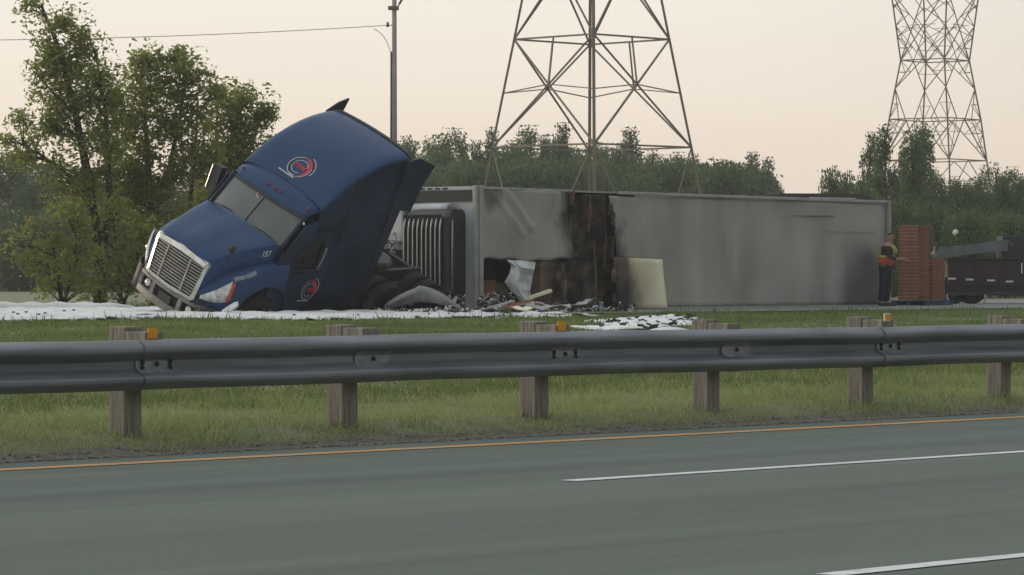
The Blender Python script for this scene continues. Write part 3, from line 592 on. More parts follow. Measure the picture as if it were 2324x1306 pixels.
# hanging insulation panel, scorched on one side
def f4(u, v):
    x = 4.90+1.92*u+.03*math.sin(v*4); z = .02+1.14*v-.05*u*v; return Vector((x, -.11-.12*(1-v)**2-.02*math.sin(u*4), z))
sheet('insulation_panel', f4, 14, 10, M_cream, .05).__setitem__('label', 'cream insulation panel with a scorched edge')
# burned gap
def f5(u, v):
    x = 2.15+3.2*u; z = .0+2.52*v; w = .5+.5*math.sin(min(1, max(0, (x-2.9)/2.2))*math.pi)
    if v > .45: x = 3.25+1.75*u
    y = .16+.10*math.sin(9*u+5*v)+.07*math.sin(21*u-13*v+3*math.sin(7*v))+.05*math.sin(47*u+31*v*math.sin(5*u)); return Vector((x, y, z))
sheet('charred_lining', f5, 34, 30, M_char, .02, smooth=True)
random.seed(3)
for x, lo_, hi_ in ((3.42, 1.3, 2.48), (3.75, .0, 1.2), (4.12, 1.7, 2.48), (4.38, .1, 1.5), (4.72, .9, 2.48), (4.55, 2.0, 2.45)):
    b = MB(); b.tube([(x, .05, lo_), (x+random.uniform(-.08, .08), .0, (lo_+hi_)/2), (x+random.uniform(-.1, .1), .06, hi_)], [.03, .022, .03], 5); b.build('burned_stud', random.choice([M_char, M_brownchar]), trl)
random.seed(11)
for k in range(26):   # flaps of burnt skin curling at the edges of the gap
    left = k % 2; z0 = random.uniform(.15, 2.3); x0 = (3.28 if left else 4.95) + random.uniform(-.06, .06) + (0 if z0 > 1.1 else (-.5 if left else .1))
    wd, hh = random.uniform(.10, .26), random.uniform(.14, .34); s_ = 1 if left else -1
    if z0 <= 1.1: z0 = min(z0, 1.0-hh)
    b = MB(); b.grid([[Vector((x0+s_*wd*i/4, -.05-.10*math.sin(i/4*2.4)*random.uniform(.6, 1), z0+hh*j/3+random.uniform(-.03, .03))) for i in range(5)] for j in range(4)]); b.build('burnt_flap', random.choice([M_char, M_char, M_brownchar]), trl, solid=.008)
# scorched load behind the open lower half
for (x0, x1, z0, z1, y0, m) in ((2.25, 2.75, .04, 1.05, -.02, M_brownchar), (2.78, 3.3, .04, 1.02, .03, M_brownchar), (.32, .95, .30, .74, .55, M_card), (.98, 1.50, .30, .66, .60, M_card), (.3, .9, .03, .28, .5, M_card), (1.0, 1.7, .03, .28, .52, M_brownchar), (1.55, 2.1, .3, .6, .7, M_brownchar)):
    b = MB(); b.box(((x0+x1)/2, y0+.3, (z0+z1)/2), (x1-x0, .6, z1-z0), Matrix.Rotation(random.uniform(-.03, .03), 3, 'Y')); b.build('load_box', m, trl, bevel=.015)
# rails, frame, closed box behind
b = MB(); b.box((TL/2+2.6, -.03, 2.565), (TL-5.2, .07, .07)); b.build('top_rail', M_alu, trl, bevel=.012)
b = MB(); b.box((1.75, -.02, 2.575), (3.3, .05, .05)); b.build('top_rail', M_alu, trl, bevel=.01)
b = MB(); b.box((TL/2+3.4, -.05, .015), (TL-6.8, .06, .05)); b.build('bottom_rail', M_alu, trl, bevel=.01)
b = MB(); b.box((.09, -.045, 1.31), (.14, .09, 2.62)); b.build('corner_post', M_alu, trl, bevel=.015)
b = MB(); b.box((-.04, -.02, 1.31), (.09, .10, 2.62)); b.build('corner_post', M_alu, trl, bevel=.015)
b = MB(); b.box((TL-.03, -.035, 1.3), (.10, .10, 2.6)); b.build('rear_frame', M_alu, trl, bevel=.012)
b = MB(); b.box((TL/2+.02, TD/2+.05, 2.575), (TL-.14, TD-.1, .04)); b.build('side_wall', M_alu, trl, label='upper side wall of the overturned trailer')
b = MB(); b.box((TL/2+.02, TD/2+.05, .02), (TL-.14, TD-.1, .04)); b.build('side_wall', M_alu, trl)
b = MB(); b.box((TL/2, TD+.02, 1.3), (TL, .06, 2.6)); b.build('floor_panel', M_dark, trl)
b = MB(); b.box((TL-.03, TD/2, 1.3), (.05, TD, 2.5)); b.build('rear_door', M_alu, trl)
fw = MB(); fw.box((.02, TD/2+.05, 1.3), (.06, TD, 2.6)); fwall = fw.build('front_wall', M_frontwall, trl, bevel=.01)
b = MB(); b.box((-.03, 1.3, 2.565), (.08, 2.5, .075)); b.build('front_top_rail', M_frontwall, trl, bevel=.01)
for k in range(6):
    b = MB(); b.box((-.072, .75+.20*k, 2.565), (.012, .13, .035)); b.build('vent_slot', M_black, trl)
# strip of skirt and mud guards standing above the top edge towards the rear
b = MB(); b.prism([(11.0, 2.60), (12.4, 2.70), (15.6, 2.755), (16.2, 2.72), (16.8, 2.62), (15.9, 2.60)], lambda p, h: Vector((p[0], h, p[1])), .25, .32); b.build('bent_skirt', mat('skirt_maroon', (.045, .03, .03), .6), trl)
b = MB(); b.beam((13.4, .10, 2.618), (15.5, .10, 2.632), .03, .018); b.build('marker_strip', M_whiteink, trl)
# refrigeration unit on the front wall
U0, U1 = .26, 1.50
b = MB(); sec = []
for zz, p_, a0, a1 in ((.14, .30, .34, 1.35), (.24, .50, .28, 1.44), (.42, .60, .26, 1.50), (1.3, .63, .26, 1.52), (1.96, .60, .26, 1.48), (2.06, .52, .28, 1.42), (2.13, .34, .34, 1.30)):
    sec.append([Vector((x, a, zz)) for x, a in ((-.01, a0), (-p_*.55, a0), (-p_+.06, a0+.01), (-p_, a0+.07), (-p_, a1-.1), (-p_+.08, a1), (-p_*.5, a1+.03), (-.01, a1+.04))])
b.grid(sec); b.f += [tuple(range(8)), tuple(range(48, 56))]; b.mi += [0, 0]; unit = b.build('refrigeration_unit', M_unit, trl, bevel=.02)
b = MB(); b.box((-.645, .90, 1.25), (.012, 1.02, 1.52)); b.build('grille_recess', M_black, unit, bevel=.004)
for k in range(9):
    a = .43+.118*k
    b = MB(); b.tube([(-.62, a+.02, .46), (-.665, a+.005, .60), (-.672, a, 1.2), (-.668, a, 1.72), (-.655, a-.015, 1.86), (-.62, a-.03, 2.0)], [.010, .016, .017, .017, .022, .012], 6); b.build('grille_bar', mat('grey_bar', (.33, .34, .35), .4, .3), unit, smooth=True)
b = MB(); b.tube([(-.50, .245, .45), (-.50, .242, 1.2), (-.48, .245, 1.9)], .022, 6); b.build('chrome_trim', M_dullchrome, unit, smooth=True)
b = MB(); b.grid([[Vector((-.10-.25*math.sin(math.pi*j/6), .5+1.9*i/10, 2.15+.20*math.cos(math.pi*j/6)*.6)) for i in range(11)] for j in range(7)]); b.build('upper_cowl', M_frontwall, trl, smooth=True, solid=.02)
b = MB(); b.box((-.03, 1.3, 2.41), (.05, 2.5, .22)); b.build('dark_band', M_dark, trl)
b = MB(); b.box((-.20, 2.10, 1.90), (.36, .95, .90)); b.build('lower_housing', M_frontwall, trl, bevel=.05)
b = MB(); b.box((-.18, 2.05, .75), (.30, .9, 1.1)); b.build('engine_bay', M_black, trl, bevel=.03)
random.seed(5)
for k in range(14):
    b = MB(); p = Vector((-.42, random.uniform(1.75, 2.5), random.uniform(1.25, 1.7))); b.tube([p, p+Vector((-.06, random.uniform(-.15, .15), random.uniform(-.2, .2))), p+Vector((0, random.uniform(-.2, .2), random.uniform(-.3, .1)))], .016, 5); b.build('torn_pipe', random.choice([M_dullchrome, M_dark, M_sheet]), trl)
# ------------------------------------------------------------------ wreckage on the ground
def tl(x, y, z): return TM2 @ Vector((x, y, z))
b = MB()   # large bent sheet standing in the opening
L_ = [(1152, 590), (1162, 604), (1158, 622), (1147, 640), (1158, 656), (1172, 670), (1180, 684)]; R_e = [(1214, 597), (1211, 612), (1207, 626), (1205, 642), (1201, 660), (1204, 676), (1210, 692)]
rows = []
for i in range(7):
    a_, c_ = L_[i], R_e[i]; rows.append([at(a_[0]+(c_[0]-a_[0])*u, a_[1]+(c_[1]-a_[1])*u, 71.5-.55*(1-abs(u-.45)*2)*(1 if i % 2 else .7)+.12*math.sin(i*2.2+u*3)) for u in (0, .25, .45, .7, 1)])
b.grid(rows); o = b.build('torn_sheet', M_sheet, solid=.02); tag(o, 'upright bent white metal sheet hanging in the trailer opening', 'metal sheet')
def beam_thing(name, a, c, w, h, m, label, cat):
    b = MB(); b.beam(a, c, w, h); o = b.build(name, m, bevel=.006); return tag(o, label, cat)
beam_thing('bent_beam', at(1108, 711, 70.9), at(1205, 684, 71.5), .12, .10, M_sheet, 'long pale metal beam sloping out of the wrecked opening to the ground', 'beam')
beam_thing('bent_beam', at(1196, 678, 71.5), at(1251, 660, 71.7), .10, .07, M_cream, 'short cream stick jutting up right of the bent white sheet', 'beam')
b = MB(); b.grid([[at(1140+9.5*i, 713-1.0*i+2*math.sin(i*1.3), 69.8+.0*i)+Vector((0, .5*j, .02+.03*math.sin(i+j*2))) for i in range(10)] for j in range(4)]); tag(b.build('cream_sheet', M_cream, solid=.04), 'cream insulation sheet lying flat in front of the opening', 'sheet')
b = MB(); b.grid([[at(1205+13*i, 688+3.2*i-3*math.sin(i*.8), 70.4)+Vector((0, .28*j, .05*math.sin(j*2+i))) for i in range(8)] for j in range(3)]); tag(b.build('curled_trim', M_sheet, solid=.03), 'curled white trim strip reaching right along the ground', 'trim strip')
b = MB(); rows = []
for i in range(17):
    u = i/16; px_ = 872+182*u; top = 706-(62*math.sin(math.pi*min(1, (u+.10)/.72)*.5)**.8 if u < .40 else 62*math.cos((u-.40)/.60*math.pi*.48)**.9); row = []
    for j in range(9):
        a = math.pi*j/8; p = at(px_, 706, 68.2-.9*math.cos(a)*(.5+.5*math.sin(math.pi*min(.95, u+.1)))); p.z = FARZ+.02+(706-top)/FPX*68.2*(math.sin(a)**.7 if a > 1.2 else .42+.58*math.sin(a*1.309)); row.append(p)
    rows.append(row)
b.grid(rows); tag(b.build('crushed_fairing', mat('scuffed_grey_shell', (.17, .17, .16), .4, c2=(.08, .075, .07), nscale=3), smooth=True, solid=.02), 'crushed grey rounded fairing on the ground below the refrigeration unit', 'fairing')
random.seed(77)
PLK = sorted([(random.uniform(1085, 1330), random.uniform(706, 722)) for _ in range(13)])
for k, (px_, py_) in enumerate(PLK):
    Yp = random.uniform(66.5, 71); a_ = at(px_, py_, Yp); a_.z = FARZ+random.uniform(.04, .12); an = random.uniform(-.5, .5); ln = random.uniform(.35, 1.0); c_ = a_+Vector((ln*math.cos(an), ln*math.sin(an), random.uniform(-.02, .22)))
    if k % 3 == 0:
        b = MB(); b.grid([[a_.lerp(c_, i/4)+Vector((0, .28*j, .05*math.sin(i*1.9+j*2.3+k))) for i in range(5)] for j in range(3)]); o = b.build('sheet_scrap', random.choice([M_sheet, M_cream, M_alu]), solid=.015); tag(o, 'crumpled pale sheet scrap before the trailer opening, %s piece from left' % ORD[k], 'sheet scrap', 'loose wreckage before the opening')
    else:
        b = MB(); b.beam(a_, c_, .09, .035); o = b.build('broken_plank', random.choice([M_sheet, M_brownchar, M_cream, M_card]), bevel=.004); tag(o, 'broken plank on the ground before the trailer opening, %s piece from left' % ORD[k], 'plank', 'loose wreckage before the opening')
random.seed(21)
def pile(name, label, cx, cz0, w, h, n, Y, m, cat):
    b = MB()
    for k in range(n):
        p = at(cx+random.uniform(-1, 1)*w, cz0-abs(random.gauss(0, .45))*h, Y+random.uniform(-.4, .4)); s_ = random.uniform(.02, .075)
        R_ = Euler((random.uniform(-.8, .8), random.uniform(-.8, .8), random.uniform(0, 6))).to_matrix()
        b.add([p+R_ @ Vector(q_) for q_ in ((-s_, -s_*.5, 0), (s_, -s_*.4, .02), (s_*.8, s_*.5, -.02), (-s_*.9, s_*.4, .03))], [(0, 1, 2, 3)], k % 3)
    o = b.build(name, m, solid=.012); return tag(o, label, cat, kind='stuff')
pile('shredded_debris', 'heap of shredded white and grey scraps in the trailer opening', 1126, 706, 40, 32, 600, 71.3, [M_sheet, M_brownchar, M_debris], 'debris')
pile('shredded_debris', 'pale scraps scattered in front of the trailer opening', 1170, 722, 90, 10, 200, 68.5, [M_foamw, M_cream, M_debris], 'debris')
pile('shredded_debris', 'scraps and splinters under the refrigeration unit', 900, 702, 60, 34, 160, 71.0, [M_alu, M_brownchar, M_debris], 'debris')
pile('shredded_debris', 'brown and white torn scraps heaped between the tractor and trailer corner', 960, 706, 95, 34, 420, 69.4, [M_card, M_sheet, M_brownchar], 'debris')
pile('shredded_debris', 'scraps strewn on the foam before the crushed fairing', 960, 709, 110, 8, 160, 66.6, [M_card, M_foamw, M_debris], 'debris')
pile('shredded_debris', 'charred scraps along the foot of the burned gap', 1340, 708, 100, 14, 260, 71.8, [M_char, M_debris, M_sheet], 'debris')
def crate(px0, px1, py0, py1, Y, m, label, rot=.2):
    a, c = at(px0, py1, Y), at(px1, py0, Y); b = MB(); w = c.x-a.x; h = c.z-a.z
    b.box((0, 0, h/2), (w, .45, h)); b.box((0, -.235, h*.78), (w*1.01, .02, h*.14)); b.box((0, -.235, h*.25), (w*1.01, .02, h*.14))
    o = b.build('flat_box', m, bevel=.008); o.location = ((a.x+c.x)/2, Y, a.z); o.rotation_euler = (0, 0, rot); return tag(o, label, 'box')
crate(1034, 1098, 708, 720, 67.5, M_card, 'flat brown box on the foam at the foot of the trailer corner', -.2)
crate(1228, 1290, 712, 728, 65.8, M_card, 'flat brown box on the ground below the bent white sheet', .25)
crate(848, 872, 684, 706, 70.2, M_card, 'small brown box beside the rear of the blue tractor', .5)
b = MB(); b.grid([[at(505+9*i, 716-4.5*i+2*math.sin(i+j)-5*j, 63.0+.2*j) for i in range(5)] for j in range(3)]); tag(b.build('white_shard', M_sheet, solid=.03), 'white plastic shard on the ground under the blue tractor', 'shard')

# ------------------------------------------------------------------ fire fighting foam
def fnoise(x, y, s): return math.sin(x*1.7*s+.6*math.sin(y*2.3*s))*math.sin(y*1.3*s+.9*math.sin(x*1.1*s+1))
FOAM = [((-8.9, 66.5), 4.6, 10.5, .85, 1.25), ((-4.2, 63.5), 3.6, 4.2, .5, 1.1), ((-1.6, 66.0), 2.4, 3.6, .3, .9), ((.5, 66.5), 1.3, 4.0, .15, .55), ((2.3, 59.0), 1.35, 9.5, .35, .75)]
def foam_mask(x, y):
    v = -1
    for (c, rx, ry, bias, a) in FOAM:
        dx, dy = (x-c[0])-(y-c[1])*.08, y-c[1]; v = max(v, (1-math.hypot(dx/rx, dy/ry))*a*1.6)
    return v + .30*fnoise(x, y, .9)+.22*fnoise(x+5, y*.8, 2.1)+.14*fnoise(x, y, 5.3) - (.16 if x < -7 else .34 if x < 1 else .40)
def foam_patch(name, x0, x1, y0, y1, h, label):
    nx, ny = int((x1-x0)/.13), int((y1-y0)/.22); idx = {}; b = MB()
    for j in range(ny+1):
        for i in range(nx+1):
            x = x0+i*.13; y = y0+j*.22; m_ = foam_mask(x, y)
            if m_ > 0: idx[(i, j)] = len(b.v); b.v.append((x, y, gxy(x, y)+.012+h*min(1, m_*2.6)**.6*(.65+.35*fnoise(x*1.4, y, 2.4)+.15*fnoise(x, y, 7))))
    for j in range(ny):
        for i in range(nx):
            k = [(i, j), (i+1, j), (i+1, j+1), (i, j+1)]
            if all(q_ in idx for q_ in k): b.f.append(tuple(idx[q_] for q_ in k)); b.mi.append(0)
    return tag(b.build(name, M_foamw, smooth=True, solid=.012), label, 'foam', kind='stuff')
foam_patch('foam_blanket', -15, 1.4, 52, 78, .085, 'white fire fighting foam spread around the blue tractor')
foam_patch('foam_blanket', 1.0, 4.5, 48, 70, .085, 'white foam with black flecks in front of the burned gap')
b = MB(); rows = []
for i in range(40):
    x = -12.6+4.6*i/39; rr = .075*(1-abs(i/19.5-1)**6)+.012; c = Vector((x, 73.5-.15*i/39+.05*math.sin(i*.7), FARZ+.10))
    rows.append([c+Vector((0, math.cos(2*math.pi*k/9)*rr*1.7, math.sin(2*math.pi*k/9)*rr*(1+.2*math.sin(i*1.3)))) for k in range(9)])
b.grid(rows, close=True); tag(b.build('foam_ridge', M_foamw, smooth=True), 'long narrow white ridge of foam behind the trees\' foot at the left', 'foam', kind='stuff')
b = MB()
for k in range(170):
    x = random.uniform(1.2, 3.6); y = random.uniform(50, 67)
    if foam_mask(x, y) > .02:
        s_ = random.uniform(.015, .06); z = gxy(x, y)+.075; b.box((x, y, z), (s_*2, s_, s_*.5), Euler((random.uniform(-.4, .4), random.uniform(-.4, .4), random.uniform(0, 3))).to_matrix())
for k in range(40):
    x = random.uniform(-11, 0); y = random.uniform(57, 66)
    if foam_mask(x, y) > .02: b.box((x, y, gxy(x, y)+.10), (.05, .03, .025), Euler((0, 0, random.uniform(0, 3))).to_matrix())
tag(b.build('black_flecks', M_debris), 'black bits of burned debris scattered over the foam', 'debris', kind='stuff')

# ------------------------------------------------------------------ worker in a safety vest
def skinned(name, joints, edges, m, parent, sub=2):
    me = bpy.data.meshes.new(name); me.from_pydata([j[0] for j in joints], edges, []); me.materials.append(m)
    o = bpy.data.objects.new(name, me); col.objects.link(o); o.parent = parent
    md = o.modifiers.new('skin', 'SKIN'); md.use_smooth_shade = True
    for i, j in enumerate(joints):
        r = j[1] if isinstance(j[1], tuple) else (j[1], j[1]); me.skin_vertices[0].data[i].radius = r; me.skin_vertices[0].data[i].use_root = (i == 0)
    if sub: s2 = o.modifiers.new('sub', 'SUBSURF'); s2.levels = sub; s2.render_levels = sub
    return o
PY = 84.6; pp = at(2009, 690, PY); pp.z = FARZ+.008
man = empty('person', pp); man.rotation_euler = (0, 0, math.radians(-22)); man.scale = (1.08, 1.08, 1.03)
tag(man, 'person in orange safety vest and dark trousers reaching for the tray stack', 'person')
J = [((0, 0, .98), (.15, .13)), ((.02, 0, 1.12), (.14, .125)), ((.05, 0, 1.30), (.16, .13)), ((.07, 0, 1.42), (.15, .12)), ((.09, 0, 1.50), .06), ((.12, 0, 1.56), .065), ((.135, 0, 1.64), (.095, .085)), ((.14, 0, 1.72), (.07, .065)),
     ((.07, .20, 1.40), .062), ((.16, .26, 1.14), .048), ((.36, .22, 1.08), .036), ((.44, .20, 1.09), (.03, .02)),
     ((.07, -.20, 1.40), .062), ((.18, -.26, 1.15), .048), ((.38, -.20, 1.10), .036), ((.46, -.18, 1.12), (.03, .02)),
     ((.0, .10, .86), .095), ((.03, .11, .50), .065), ((-.01, .12, .10), .045), ((.10, .13, .04), (.035, .045)),
     ((.0, -.10, .86), .095), ((-.02, -.12, .50), .065), ((-.07, -.12, .10), .045), ((.04, -.13, .04), (.035, .045))]
ED = [(0, 1), (1, 2), (2, 3), (3, 4), (4, 5), (5, 6), (6, 7), (3, 8), (8, 9), (9, 10), (10, 11), (3, 12), (12, 13), (13, 14), (14, 15), (0, 16), (16, 17), (17, 18), (18, 19), (0, 20), (20, 21), (21, 22), (22, 23)]
# fingers: four and a thumb on each hand, slightly curled
for hnd, sg in ((11, 1), (15, -1)):
    base = Vector(J[hnd][0])
    for k in range(5):
        o0 = Vector((.03, sg*(.026-.017*k), .0)) if k < 4 else Vector((-.005, -sg*.035, .01)); ln = (.034, .04, .038, .03, .03)[k]
        n0 = len(J); J.append((tuple(base+o0), .0095)); J.append((tuple(base+o0+Vector((ln, -sg*(.012 if k == 4 else 0), -.012))), .009)); J.append((tuple(base+o0+Vector((ln*1.5, -sg*(.016 if k == 4 else 0), -.045))), .008))
        ED += [(hnd, n0), (n0, n0+1), (n0+1, n0+2)]
skinned('body', J, ED, M_skin, man)
skinned('trousers', [((0, 0, 1.02), (.165, .145)), ((0, .0, .93), (.165, .15)), ((.0, .10, .84), .115), ((.03, .11, .50), .088), ((-.01, .12, .09), .075), ((.0, -.10, .84), .115), ((-.02, -.12, .50), .088), ((-.07, -.12, .09), .075)], [(0, 1), (1, 2), (2, 3), (3, 4), (1, 5), (5, 6), (6, 7)], M_navycloth, man)
skinned('shirt', [((.02, 0, 1.05), (.165, .145)), ((.05, 0, 1.30), (.178, .145)), ((.075, 0, 1.43), (.15, .12)), ((.07, .20, 1.405), .08), ((.16, .26, 1.15), .062), ((.33, .225, 1.085), .05), ((.07, -.20, 1.405), .08), ((.18, -.26, 1.16), .062), ((.34, -.21, 1.10), .05)], [(0, 1), (1, 2), (2, 3), (3, 4), (4, 5), (2, 6), (6, 7), (7, 8)], M_maroon, man)
def vest_ring(z, k=1.0, cx=.04): return [Vector((cx+.185*k*math.cos(a), .205*k*math.sin(a), z)) for a in [2*math.pi*i/20 for i in range(20)]]
b = MB(); b.grid([vest_ring(.98, 1.0, .01), vest_ring(1.06, 1.0, .02), vest_ring(1.14, .99, .03)], close=True); vest = b.build('vest', M_orange, man, smooth=True, solid=.015)
b = MB(); b.grid([vest_ring(1.14, 1.02, .03), vest_ring(1.20, 1.02, .035)], close=True); b.build('waist_stripe', M_lime, vest, smooth=True, solid=.012)
for sg in (1, -1):
    b = MB(); b.grid([[Vector((.04+.20*math.cos(a), sg*(.09+w), 1.30+.185*math.sin(a))) for w in (-.03, .035)] for a in [D2R(-25+230*i/12) for i in range(13)]]); b.build('shoulder_stripe', M_lime, vest, smooth=True, solid=.015)
skinned('hair', [((.125, 0, 1.66), (.10, .09)), ((.12, 0, 1.735), (.085, .08))], [(0, 1)], M_hair, man)
for sg in (1, -1):
    b = MB(); b.box((.075 if sg > 0 else .02, sg*.125, .045), (.28, .10, .09)); b.build('boot', M_dark, man, bevel=.03)
    b = MB(); b.lathe([(0, .006), (.012, .004), (.014, 0)], (.215, sg*.033, 1.645), 'x', 8); b.build('eye', M_black, man)
b = MB(); b.add([(.225, 0, 1.655), (.215, .016, 1.61), (.215, -.016, 1.61), (.25, 0, 1.612)], [(0, 1, 3), (0, 3, 2), (1, 2, 3)]); b.build('nose', M_skin, man)

# ------------------------------------------------------------------ stacks of brown trays on a blue pallet
def tray_mesh(w, d, h):
    b = MB(); t = .018
    b.box((0, 0, .008), (w, d, .016), None, 0)
    for sx in (-1, 1): b.box((sx*(w/2-t/2), 0, h/2+.008), (t, d, h-.02), None, 0)
    for sy in (-1, 1): b.box((0, sy*(d/2-t/2), h/2+.008), (w-2*t, t, h-.02), None, 0)
    for sy in (-1, 1): b.box((0, sy*(d/2-.006), h-.004), (w, .020, .012), None, 1)
    return b
tm = tray_mesh(.56, .60, .088).build('tray', [M_card, M_cardlip]); tray_me = tm.data; bpy.data.objects.remove(tm)
base = at(2081, 700, 86.2); base.z = FARZ+.008
ax_e = Vector((math.sin(TA), math.cos(TA), 0)); ax_n = Vector((math.cos(TA), -math.sin(TA), 0))
random.seed(9)
c_tall = base+ax_e*.32-ax_n*.26; c_low = c_tall+ax_e*.64+ax_n*.06
for nm, c_, n_, lab, grp in (('tray', c_tall, 21, 'flat brown tray in the taller stack beside the worker', 'trays in the taller stack'), ('tray', c_low, 12, 'flat brown tray in the lower stack beside the dark trailer', 'trays in the lower stack')):
    for k in range(n_):
        o = bpy.data.objects.new('tray', tray_me); col.objects.link(o)
        o.location = c_+Vector((random.uniform(-.012, .012), random.uniform(-.012, .012), .135+k*.0885)); o.rotation_euler = (0, 0, -TA+random.uniform(-.02, .02))
        tag(o, lab.replace('flat brown tray in', 'brown tray %s in' % ('at the bottom' if k == 0 else 'on top' if k == n_-1 else ORD[k]+' from the bottom')), 'tray', grp)
pal = empty('pallet', (c_tall+c_low)/2); pal.rotation_euler = (0, 0, -TA); tag(pal, 'blue pallet on the ground under the stacks of brown trays', 'pallet')
for k in range(7):
    b = MB(); b.box((0, -.62+.205*k, .115), (1.1, .13, .022)); b.build('slat', M_bluepal, pal, bevel=.003)
for k in (-1, 0, 1):
    b = MB(); b.box((k*.48, 0, .052), (.10, 1.3, .10)); b.build('runner', M_bluepal, pal, bevel=.004)

# ------------------------------------------------------------------ dark red dump trailer at the right edge
dt = empty('dump_trailer', (at(2150, 690, 91).x, 91, FARZ+.008)); dt.rotation_euler = (0, 0, D2R(-4))
tag(dt, 'dark maroon dump trailer with sloping grey tarp cut off by the right edge', 'trailer')
s9 = 91/FPX
def dx(px): return (px-2150)*s9
def dz_(py): return CAMZ-(py-HY)*s9-FARZ
LB = dx(2560)
b = MB(); b.box((LB/2, 0, (dz_(590)+dz_(650))/2), (LB, .05, dz_(590)-dz_(650))); b.build('side_board', M_truckred, dt, bevel=.01)
b = MB(); b.box((LB/2, 2.2, (dz_(590)+dz_(650))/2), (LB, .05, dz_(590)-dz_(650))); b.build('side_board', M_truckred, dt, bevel=.01)
b = MB(); b.box((.02, 1.1, (dz_(592)+dz_(655))/2), (.05, 2.2, dz_(592)-dz_(655))); b.build('tailgate', M_truckred, dt, bevel=.01)
b = MB(); b.box((LB/2, 1.1, dz_(652)), (LB, 2.2, .05)); b.build('bed_floor', M_dark, dt)
b = MB(); b.box((LB/2, -.04, dz_(589)), (LB, .10, .05)); b.build('top_rail', M_truckred, dt, bevel=.01)
for k in range(8):
    b = MB(); b.box((dx(2165+52*k), -.045, (dz_(592)+dz_(648))/2), (.07, .05, dz_(592)-dz_(648)-.02)); b.build('rib', M_truckred, dt, bevel=.008)
for px_, py_ in ((2160, 633.5), (2200, 635.5), (2248, 637.5), (2290, 640)):
    b = MB(); b.box((dx(px_), -.078, dz_(py_)), (.20, .012, .045)); b.build('reflective_tape', M_whiteink, dt)
b = MB(); b.box((LB/2+.3, .1, dz_(657)), (LB+.6, .10, .16)); b.box((LB/2+.3, 2.1, dz_(657)), (LB+.6, .10, .16)); b.build('frame', M_dark, dt, bevel=.01)
b = MB(); b.box((LB/2, -.02, dz_(668)), (LB, .06, .09)); b.build('lower_rail', mat('rusty_rail', (.035, .028, .022), .7), dt, bevel=.01)
for px_ in (2166, 2207):
    for y in (.18, 2.0):
        b = MB(); tr = [(.20, -.12), (.34, -.12), (.385, -.08), (.39, 0), (.385, .08), (.34, .12), (.20, .12)]; b.lathe(tr, (dx(px_), y, .39), 'y', 24); wh = b.build('wheel', M_rubber, dt, smooth=True)
        b = MB(); b.lathe([(0, -.03), (.08, -.05), (.1, .02), (.19, .03), (.205, -.11)], (dx(px_), y, .39), 'y', 18); b.build('rim', M_rim, wh, smooth=True)
b = MB(); b.grid([[Vector((dx(x), y, dz_(z))) for x, z in ((2121, 577), (2132, 562), (2150, 561), (2200, 556), (2250, 549), (2286, 545), (2300, 560))] for y in (.0, .7, 1.5, 2.1)])
b.grid([[Vector((dx(x), -.02-.01*i, dz_(z))) for i, z in enumerate((z0, (z0+z1)/2, z1))] for x, z0, z1 in ((2121, 577, 590), (2132, 562, 589), (2150, 561, 586), (2200, 556, 579), (2250, 549, 573), (2286, 545, 571))])
b.build('tarp', M_greytarp, dt, solid=.03)
b = MB(); b.box((dx(2340), 1.1, (dz_(537)+dz_(588))/2), (dx(2406)-dx(2274), 2.1, dz_(537)-dz_(588))); b.build('headboard_box', M_dark, dt, bevel=.02)
b = MB(); b.box((dx(2128), .6, dz_(576)), (.12, 1.2, dz_(560)-dz_(592))); b.build('tail_roller', M_dark, dt, bevel=.02)
b = MB(); b.box((dx(2317), -.08, dz_(610)), (.03, .02, .26)); b.build('side_marker', M_whiteink, dt)
b = MB(); b.tube([(dx(2153), -.1, .02), (dx(2148), -.1, .25)], .03, 6); b.tube([(dx(2232), -.1, .02), (dx(2236), -.1, .25)], .03, 6); b.build('stabiliser_leg', M_alu, dt)

# ------------------------------------------------------------------ light pole and overhead wire
PYP = 84.0; pl0 = at(895, 690, PYP); pl0.z = FARZ
pole = empty('light_pole', pl0); tag(pole, 'tall pale light pole standing behind the blue tractor', 'light pole')
def pz(py): return CAMZ-(py-HY)/FPX*PYP-FARZ
b = MB(); b.tube([(0, 0, 0), (0, 0, pz(300)), (0, 0, pz(-120))], [.10, .066, .052], 14); b.build('shaft', M_pole, pole, smooth=True)
b = MB(); b.tube([(-.082, -.01, .1), (-.078, -.01, pz(300)), (-.072, -.01, pz(118))], .026, 6); b.build('conduit', mat('brown_conduit', (.13, .07, .035), .7), pole, smooth=True)
b = MB(); b.box((-.02, 0, pz(19)), (.26, .2, .09)); b.build('bracket', M_galv, pole, bevel=.01)
b = MB(); b.tube([(.06, 0, pz(22)), (.13, 0, pz(8)), (.30, -.05, pz(-18)), (.8, -.1, pz(-45)), (1.6, -.15, pz(-55))], .028, 7); arm = b.build('arm', M_galv, pole, smooth=True)
b = MB(); b.box((1.85, -.16, pz(-56)), (.6, .26, .12)); b.build('lamp_head', M_galv, arm, bevel=.04)
b = MB(); b.tube([(-.16, 0, pz(62)), (-.16, 0, pz(51))], [.035, .028], 8); b.beam((-.16, 0, pz(58)), (0, 0, pz(58)), .02, .02); ins = b.build('insulator', M_galv, pole)
wl = MB(); A_, B_ = at(881, 58, PYP), at(-260, 92, PYP+1); wp = []
for i in range(25):
    t_ = i/24; p = A_.lerp(B_, t_); p.z -= .30*4*t_*(1-t_)*.35; wp.append(p)
wl.tube(wp, .009, 5); tag(wl.build('overhead_wire', M_cable), 'thin overhead wire running left from the light pole', 'wire')
wl = MB(); wl.tube([at(x, y, PYP-.1) for x, y in ((848, 66), (858, 71), (868, 80), (877, 93), (883, 108), (887, 122))], .009, 5); tag(wl.build('service_cable', M_cable), 'short slack cable curving down onto the light pole', 'cable')

